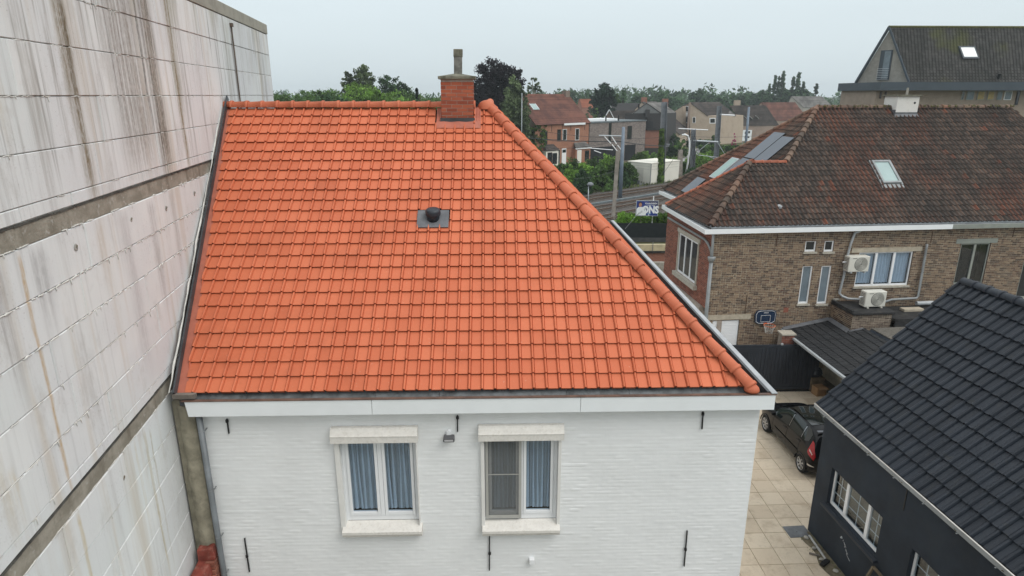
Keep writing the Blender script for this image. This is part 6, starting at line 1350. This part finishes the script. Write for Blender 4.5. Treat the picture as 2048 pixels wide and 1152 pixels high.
def onfront(H,ev,rg,r,x0,x1,t0,t1,mat,frame='white_plastic',hgt=.22):
    k = (rg-ev)/r; p = lambda x,t,o: Vector((x,r*t,ev+(rg-ev)*t)) + Vector((0,-k,1)).normalized()*o
    m = MB(); m.poly([p(x0,t0,hgt),p(x1,t0,hgt),p(x1,t1,hgt),p(x0,t1,hgt)]); o = m.build('skylight',mat,H)
    m = MB()
    for a,b,c,d in ((x0-.08,x0,t0,t1),(x1,x1+.08,t0,t1)): m.poly([p(a,c,hgt+.03),p(b,c,hgt+.03),p(b,d,hgt+.03),p(a,d,hgt+.03)]); m.poly([p(a,c,0),p(a,c,hgt+.03),p(a,d,hgt+.03),p(a,d,0)])
    m.build('frame',frame,o); return o
onfront(RH,7.2,11.45,5,1.7,2.9,.45,.66,'skylight_glass','white_plastic')
iv = MB(); rr = random.Random(9); cl = [(Vector((-.1-.25*rr.random(),rr.uniform(-.2,5.2),7.6*rr.random()**.8*(1 if True else 1))),rr.uniform(.3,.6)) for _ in range(120)] + [(Vector((rr.uniform(-.2,2.2),-.15,rr.uniform(0,7))),rr.uniform(.25,.5)) for _ in range(70)]
foliage(iv,cl,26,.2,rr); o = iv.build('ivy','leaf_ivy'); o.location = RHP; o.rotation_euler=(0,0,radians(41)); tag(o,'green ivy covering the red brick house gable','climbing plant')
GHP = Vector((8.784,106.83,0)) + D49*5.7
GH = thing('grey_modern_house','modern flat-roofed house of grey-brown brick right of the red house','house',GHP,41,'houses across the railway')
m = MB(); m.box(0,15.2,0,8,0,6.95); m.build('wall','far_grey_brick',GH); m = MB(); m.box(-.1,15.3,-.1,8.1,6.952,7.12); m.build('roof','cable_trough',GH)
m = MB(); m.box(4.9,5.6,-.03,.02,3.6,6.95); m.build('slot_window','dark_glass',GH); fwin(GH,10.0,11.2,3.9,6.2,frame='black_iron'); m = MB(); m.box(0,7.0,-.05,.03,.2,2.9); m.build('opening_shade','unlit_dark',GH); m = MB(); m.box(9.5,12.5,-.05,.03,.2,2.9); m.build('opening_shade','unlit_dark',GH)  # near-black boards on the wall stand in for the shade inside garage openings
m = MB(); m.box(1.5,9.5,2,5,7.13,7.5); m.build('roof_light','white_metal',GH)
for x in (5.2,8.6): m = MB(); m.tube([(x,1.0,7.12),(x,1.0,8.1)],.12,8); m.build('vent_pipe','black_iron',GH)
# houses drawn as solids of real depth: gable outline facing us, extruded backwards
def prism_house(name,label,px,y,ext,wall,roof,roof_edges,group='houses across the railway',n=14,ov=.15,zbase=None):
    P = [atY(u,v,y) for u,v in px]; c = P[0].copy(); c.z = 0; H = thing(name,label,'house',c,0,group); P = [p-c for p in P]
    zb_ = min(p.z for p in P); e = Vector(ext); m = MB(); nP = len(P)
    for p in P:
        if abs(p.z-zb_) < .6: p.z = 0
    b0 = m.pts(P); b1 = m.pts([p+e for p in P]); m.face(range(b0,b0+nP)); m.face([b1+i for i in reversed(range(nP))])
    for i in range(nP):
        j = (i+1)%nP
        if i not in roof_edges: m.face((b0+i,b1+i,b1+j,b0+j))
    m.build('wall',wall,H); en = e.normalized()*ov
    for i in roof_edges:
        a, b = P[i], P[(i+1)%nP]; lo, hi = (a,b) if a.z < b.z else (b,a); ext_lo = lo + (lo-hi).normalized()*.3
        ribroof(H,[ext_lo-en, ext_lo+e+en, hi+e+en, hi-en],n,roof)
    return H
def onplane(H, name, mat, quad, y, off=.06):
    m = MB(); P = [atY(u,v,y)-H.location for u,v in quad]; m.prism([(0,0),(1,0),(1,1),(0,1)], lambda a,b: (P[0].lerp(P[1],a)).lerp(P[3].lerp(P[2],a),b)+Vector((0,-off,0)), lambda a,b: (P[0].lerp(P[1],a)).lerp(P[3].lerp(P[2],a),b)+Vector((0,.02,0))); return m.build(name,mat,H)
def pwin(H,u0,u1,v0,v1,y,frame='white_plastic',glass='dark_glass'):
    w = onplane(H,'window',frame,[(u0,v1),(u1,v1),(u1,v0),(u0,v0)],y,.05); d = max(.4,(u1-u0)*.12)
    m = MB(); P = [atY(u,v,y)-H.location for u,v in ((u0+d,v1-d),(u1-d,v1-d),(u1-d,v0+d),(u0+d,v0+d))]; m.poly([p+Vector((0,-.07,0)) for p in P]); m.build('pane',glass,w); return w
y = 146
H = prism_house('brown_gable_house','tall house with beige brick gable and long dark roof behind the slate house',[(1246,300),(1246,246),(1284,204),(1357,268),(1357,300)],y,(6,14,0),'far_beige_brick','roof_darkbrown',(1,2)); pwin(H,1276,1279,208,219,y,'black_iron'); m = MB(); p = atY(1288,200,y+3)-H.location; m.box(p.x-.6,p.x+.6,p.y-.5,p.y+.5,p.z-1.6,p.z+.6); m.build('chimney','far_red_brick',H); p = atY(1330,205,y+3)-H.location; m = MB(); m.box(p.x-.6,p.x+.6,p.y-.5,p.y+.5,p.z-4.0,p.z+.8); m.build('chimney','far_red_brick',H)
y = 126
H = prism_house('slate_clad_house','dark slate-clad house on a red brick ground floor behind the grey house',[(1250,300),(1250,227),(1267,226),(1293,206),(1322,226),(1326,227),(1326,300)],y,(4.5,8,0),'slate_far','roof_grey_far',(2,3)); onplane(H,'brick_storey','far_red_brick',[(1290,296),(1325.6,296),(1325.6,260),(1290,260)],y); onplane(H,'ledge','black_roofing',[(1290,260),(1325.6,260),(1325.6,257),(1290,257)],y,.3); onplane(H,'gable_face','grey_slate',[(1267.5,226.5),(1320,226.5),(1294,207.5),(1293,207.5)],y,.05); m = MB(); p = atY(1294,232,y)-H.location; m.box(p.x-.35,p.x+.35,-.6,.2,p.z-.2,p.z+1.2); m.build('chimney','slate_far',H); onplane(H,'solar_panel','panel_edge',[(1292,256),(1306,256),(1306,242),(1292,242)],y,.1)
y = 172
H = prism_house('white_gable_house','small white gabled house with dark roof among the far trees',[(1200,262),(1200,224),(1215,207),(1229,224),(1229,262)],y,(14,9,0),'white_paint','slate_far',(1,2)); 
for a,b in (((1199,226),(1215,206)),((1215,206),(1230,226))): m = MB(); p,q = atY(*a,y)-H.location, atY(*b,y)-H.location; m.beam(p+Vector((0,-.3,.1)),q+Vector((0,-.3,.1)),.12,.5,up=(0,1,0)); m.build('bargeboard','white_metal',H)
y = 138
H = prism_house('brown_roof_house','brown tiled house with white A-shaped bargeboards behind the grey flat roof',[(1206,275),(1206,243),(1218,222),(1230,243),(1230,275)],y,(9,6,0),'far_mud_brick','roof_darkbrown',(1,2))
for a,b in (((1206,241),(1218,220)),((1218,220),(1230,243))): m = MB(); p,q = atY(*a,y)-H.location, atY(*b,y)-H.location; m.beam(p+Vector((0,-.4,.1)),q+Vector((0,-.4,.1)),.12,.35,up=(0,1,0)); m.build('bargeboard','white_metal',H)
y = 215
prism_house('orange_roof_house','distant house with a plain orange roof left of the big dark tree',[(1154,250),(1154,214),(1158,198),(1160,198),(1164,214),(1164,250)],y,(4.5,1,0) if False else (3.8,2,0),'far_red_brick','roof_orange_far',(3,))
y = 158
H = prism_house('beige_house','beige brick house with high mono-pitched gable and wide dark roof',[(1380,292),(1380,205),(1414,231),(1432,232),(1432,292)],y,(9,7,0),'far_beige_brick','roof_darkbrown',(1,)); pwin(H,1385,1391,234,246,y); pwin(H,1419,1431,236,247,y); m = MB(); p = atY(1378,236,y)-H.location; m.box(p.x-.3,p.x+.1,-.4,.2,0,p.z+3.6); m.build('corner_pier','far_mud_brick',H)
H = prism_house('beige_house','beige brick house with left-leaning roof joined left of the high mono-pitched gable',[(1344,292),(1344,226),(1366,212),(1366,292)],y+2,(8,8,0),'far_beige_brick','roof_darkbrown',(1,))
H = prism_house('link_building','narrow glazed stair link between the two beige gables',[(1366.5,292),(1366.5,212),(1379.5,206),(1379.5,292)],y+3,(4,5,0),'far_brown_brick','slate_far',(1,)); pwin(H,1369,1377,212,224,y+3); onplane(H,'white_panel','white_metal',[(1369,232),(1378,232),(1378,225),(1369,225)],y+3); pwin(H,1369,1377,233,246,y+3)
y = 163
H = prism_house('hip_roof_wing','brown wing with pale weathered grey roof and garage below',[(1432,292),(1432,232),(1470,232),(1470,292)],y,(3,9,0),'far_mud_brick','roof_grey_far',()); P = [atY(u,v,yy)-H.location for u,v,yy in ((1428,232,y-.5),(1473,232,y-.5),(1436,206,y+6),(1424,206,y+6))]; ribroof(H,P,12,'roof_grey_far'); pwin(H,1440,1448,236,246,y,glass='white_paint'); pwin(H,1452,1456,237,244,y); pwin(H,1457,1462,235,248,y); onplane(H,'garage_door','white_metal',[(1440,258),(1448,258),(1448,253),(1440,253)],y)
y = 168
H = prism_house('skylight_house','brown house with long dark roof and three white skylights',[(1470,292),(1470,226),(1459,212),(1449,214) if False else (1460,211),(1487,250),(1487,292)],y,(10,3,0),'far_mud_brick','roof_darkbrown',(3,)); m = MB(); p = atY(1474,207,y+4)-H.location; m.box(p.x-.7,p.x+.7,p.y-.6,p.y+.6,p.z-2,p.z+.8); m.build('chimney','far_beige_brick',H)
for k,(u,v) in enumerate(((1491,235),(1502,235),(1514,234))):
    a = atY(u,v,y+1.2)-H.location; m = MB(); m.obox(a,(.45,.1,-.35),(.25,.9,.0),(.02,-.03,.04)); m.build('skylight','white_plastic',H)
y = 178
H = prism_house('red_roof_house','brown brick gable house with dark red tiled roof at the brown roof edge',[(1506,292),(1506,228),(1523,205),(1550,240),(1550,292)],y,(11,5,0),'far_mud_brick','roof_redbrown',(1,2)); pwin(H,1518,1523,216,222,y,'black_iron'); pwin(H,1524,1530,230,238,y,glass='white_paint')
y = 205
prism_house('grey_gable_house','grey rendered gable house half hidden behind the brown roof ridge',[(1577,262),(1577,206),(1583,193),(1606,214),(1606,262)],y,(12,6,0),'apartment_render','roof_grey_far',(1,2))
# street, gate posts, sign, parked car at the far houses
m = MB(); P = [(1338,336),(1372,312),(1392,297),(1416,291),(1436,291),(1402,304),(1372,330),(1352,346)]; Q = [atZ(u,v,.03) for u,v in P]; m.poly(Q); struct(m.build('far_road','asphalt_light'))
m = MB(); Q = [atZ(u,v,.015) for u,v in ((1300,300),(1340,292),(1372,286),(1372,300),(1340,318),(1310,312))]; m.poly(Q); struct(m.build('far_lawn','lawn'))
p = atZ(1355,292,0); m = MB(); m.box(-.5,.5,-.3,.3,0,1.7); o = m.build('gate_post','white_paint',bevel=.03); o.location = p; tag(o,'white gate post beside the far road','gate post')
p = Vector((atY(1494,272,126).x,126,0)); SG = thing('white_sign','white upright sign board with dark marks in the far garden','sign',p,0); zt_, zb_ = atY(1494,260,126).z, atY(1494,282,126).z; m = MB(); m.box(-.85,.85,-.04,.04,zb_,zt_); m.build('board','white_metal',SG)
for a,b,c,d in ((-.5,-.1,.62,.86),(.15,.5,.70,.9),(-.45,-.3,.25,.5),(.05,.45,.28,.42)): MB().box(a,b,-.05,-.041,zb_+(zt_-zb_)*c,zb_+(zt_-zb_)*d).build('mark','black_iron',SG)
m = MB(); m.box(-.8,-.7,-.03,.03,0,zb_); m.box(.7,.8,-.03,.03,0,zb_); m.build('legs','steel_grey',SG)
FC = thing('far_car','small grey car half hidden by bushes in front of the grey house','car',Vector((atY(1276,308,98).x,98,0)),41)
m = MB(); m.prism([(-2,.3),(-2,.8),(-1.5,.95),(-.9,1.45),(.6,1.45),(1.2,.98),(2,.85),(2,.3)], lambda a,z: (a,-.8,z), lambda a,z: (a,.8,z)); m.build('body','car_grey',FC,bevel=.05); m = MB(); m.box(-1.2,.8,-.82,-.801,1.0,1.38); m.build('window','car_glass',FC)
for x in (-1.25,1.25): MB().tube([(x,-.83,.32),(x,-.6,.32)],.32,14).build('wheel','tyre',FC); MB().tube([(x,.6,.32),(x,.83,.32)],.32,14).build('wheel','tyre',FC)
# ---------------------------------------------------------------- apartment block at the right
y = 60.0
AP = thing('apartment_block','large apartment block with steep dark mossy roof and grey gable at the right','apartment building',(atY(1717,165,y).x,y,0),2)
Mi = (Matrix.Translation(AP.location) @ Matrix.Rotation(radians(2),4,'Z')).inverted()
def ap(u,v,yy=y): return Mi @ atY(u,v,yy)
gl_, ga, gr = ap(1715,167,y+3.8), ap(1783,56,y+1.9), ap(1823,164)
zf = gr.z; ra = ga.z; xr = gr.x
# gable triangle runs from (xl, back) to (xr, front); ridge along +x
xl = gl_.x
A0, A1, A2 = Vector((xr,0,zf)), Vector((ga.x,1.9*1.0,ra)), Vector((xl,3.8,zf))
LX = 22
m = MB(); m.poly([A0,A1,A2]); m.poly([A2,A1,A1+Vector((LX,0,0)),A2+Vector((LX,0,0))]); m.build('gable_wall','apartment_render',AP)
m = MB(); m.poly([A0+Vector((-.12,-.1,-.15)),A0+Vector((LX,-.1,-.15)),A1+Vector((LX,0,-.05)),A1+Vector((-.12,0,-.05))]); apr = m.build('roof','dark_underlay',AP)
MA = plane_basis(A0, (1,0,0), A1-A0-Vector(((A1-A0).x,0,0))); va = sqrt((A1.y-A0.y)**2+(A1.z-A0.z)**2); dxa = A1.x-A0.x
lay(apr, MA, [[(-.1,-.05),(LX,-.05),(LX,va),(dxa-.1,va)]], .30, va/18.5, tile_data(.30,va/18.5,[(0,.0),(.06,.04),(.2,.055),(.34,.04),(.42,.0),(.7,-.006),(1,.0)],9,t=.03,lo=.075,hi=.01), ['roof_mossy','roof_mossy'], single=300, camL=Mi @ _C, jit=.006)
m = MB(); m.beam(A2+Vector((-.15,0,0)),A1+Vector((-.15,0,.1)),.3,.14); m.beam(A0+Vector((-.15,-.05,0)),A1+Vector((-.15,0,.1)),.3,.14); m.build('verge','fascia_dark',AP)
m = MB(); m.tube([A1+Vector((-.2,0,.1)),A1+Vector((LX,0,.1))],.12,8); m.build('ridge','moss',AP)
# balcony door in the gable
def gp(s,z): b = A0.lerp(A2,s); return Vector((b.x,b.y,z))
gn = (A1-A0).cross(A2-A0).normalized(); gn = gn if gn.y < 0 or gn.x < 0 else -gn
def gquad(name,mat,s0,s1,z0,z1,o,parent=AP): m = MB(); m.prism([(s0,z0),(s1,z0),(s1,z1),(s0,z1)], lambda s,z: gp(s,z)+gn*o+ (A1-gp(s,zf))*((z-zf)/(ra-zf))*Vector((0,1,0)) if False else gp(s,z)+gn*o, lambda s,z: gp(s,z)-gn*.02); return m.build(name,mat,parent)
dz_ = ra-zf
dw = gquad('balcony_door','fascia_dark',.40,.62,zf+.05*dz_,zf+.60*dz_,.10); gquad('pane','frosted_glass',.425,.54,zf+.07*dz_,zf+.58*dz_,.13,dw)
for k in range(7): z = zf+dz_*(.06+.033*k); m = MB(); m.tube([gp(.40,z)+gn*.30,gp(.62,z)+gn*.30],.018,5); m.build('railing_bar','galvanised',dw)
# skylights on the roof
def aq(a,t): return (A0+Vector((a,0,0))).lerp(A1+Vector((a,0,0)),t)
up_ = Vector((1,0,0)).cross(A1-A0).normalized(); up_ = up_ if up_.z > 0 else -up_
for a0,a1,t0,t1 in ((5.5,7.0,.42,.65),(13.2,14.7,.42,.65)):
    m = MB(); m.prism([(a0,t0),(a1,t0),(a1,t1),(a0,t1)], lambda a,t: aq(a,t)+up_*.02, lambda a,t: aq(a,t)+up_*.22); s_ = m.build('skylight','fascia_dark',AP); m = MB(); m.prism([(a0+.14,t0+.03),(a1-.14,t0+.03),(a1-.14,t1-.03),(a0+.14,t1-.03)], lambda a,t: aq(a,t)+up_*.2, lambda a,t: aq(a,t)+up_*.235); m.build('pane','skylight_white',s_)
m = MB(); p = aq(8.2,.06); m.tube([p,p+Vector((0,-.1,.45))],.14,8); m.build('roof_vent','black_iron',AP)
# flat-roof band and storey below
zb1 = ap(1900,181).z; xL = ap(1677,170,y+6).x
m = MB(); m.box(xL,xr+LX,-1.2,6,zb1,zf-.02); m.build('roof_band','fascia_dark',AP)
m = MB(); m.box(xL+.3,xr+LX,-.2,5.8,0,zb1-.002); m.build('wall','apartment_wall',AP)
def aw(u0,u1,v0,v1,frame,glass,nm='window'):
    a,b = ap(u0,v1), ap(u1,v0); m = MB(); m.box(a.x,b.x,-.26,-.18,a.z,b.z); w = m.build(nm,frame,AP); MB().box(a.x+.06,b.x-.06,-.275,-.262,a.z+.05,b.z-.05).build('pane',glass,w)
aw(1756,1762,183,197,'door_brown','dark_glass'); aw(1766,1772,183,197,'door_brown','dark_glass');  aw(1923,1932,182,200,'grey_paint','dark_glass'); aw(1933,1952,182,200,'grey_paint','frosted_glass'); aw(1955,1974,182,200,'grey_paint','curtain_tan'); aw(1976,1994,182,200,'grey_paint','curtain_tan'); aw(1996,2010,182,200,'grey_paint','frosted_glass'); aw(2011,2030,182,200,'white_plastic','frosted_glass'); aw(2034,2046,182,210,'black_iron','dark_glass')

# ---------------------------------------------------------------- the damp summer air
hz = MB(); hz.box(-720,760,-60,760,-1.2,22.0); o = hz.build('haze','haze_air'); o['kind'] = 'stuff'; tag(o,'thin pale haze over the far fields and trees','haze')
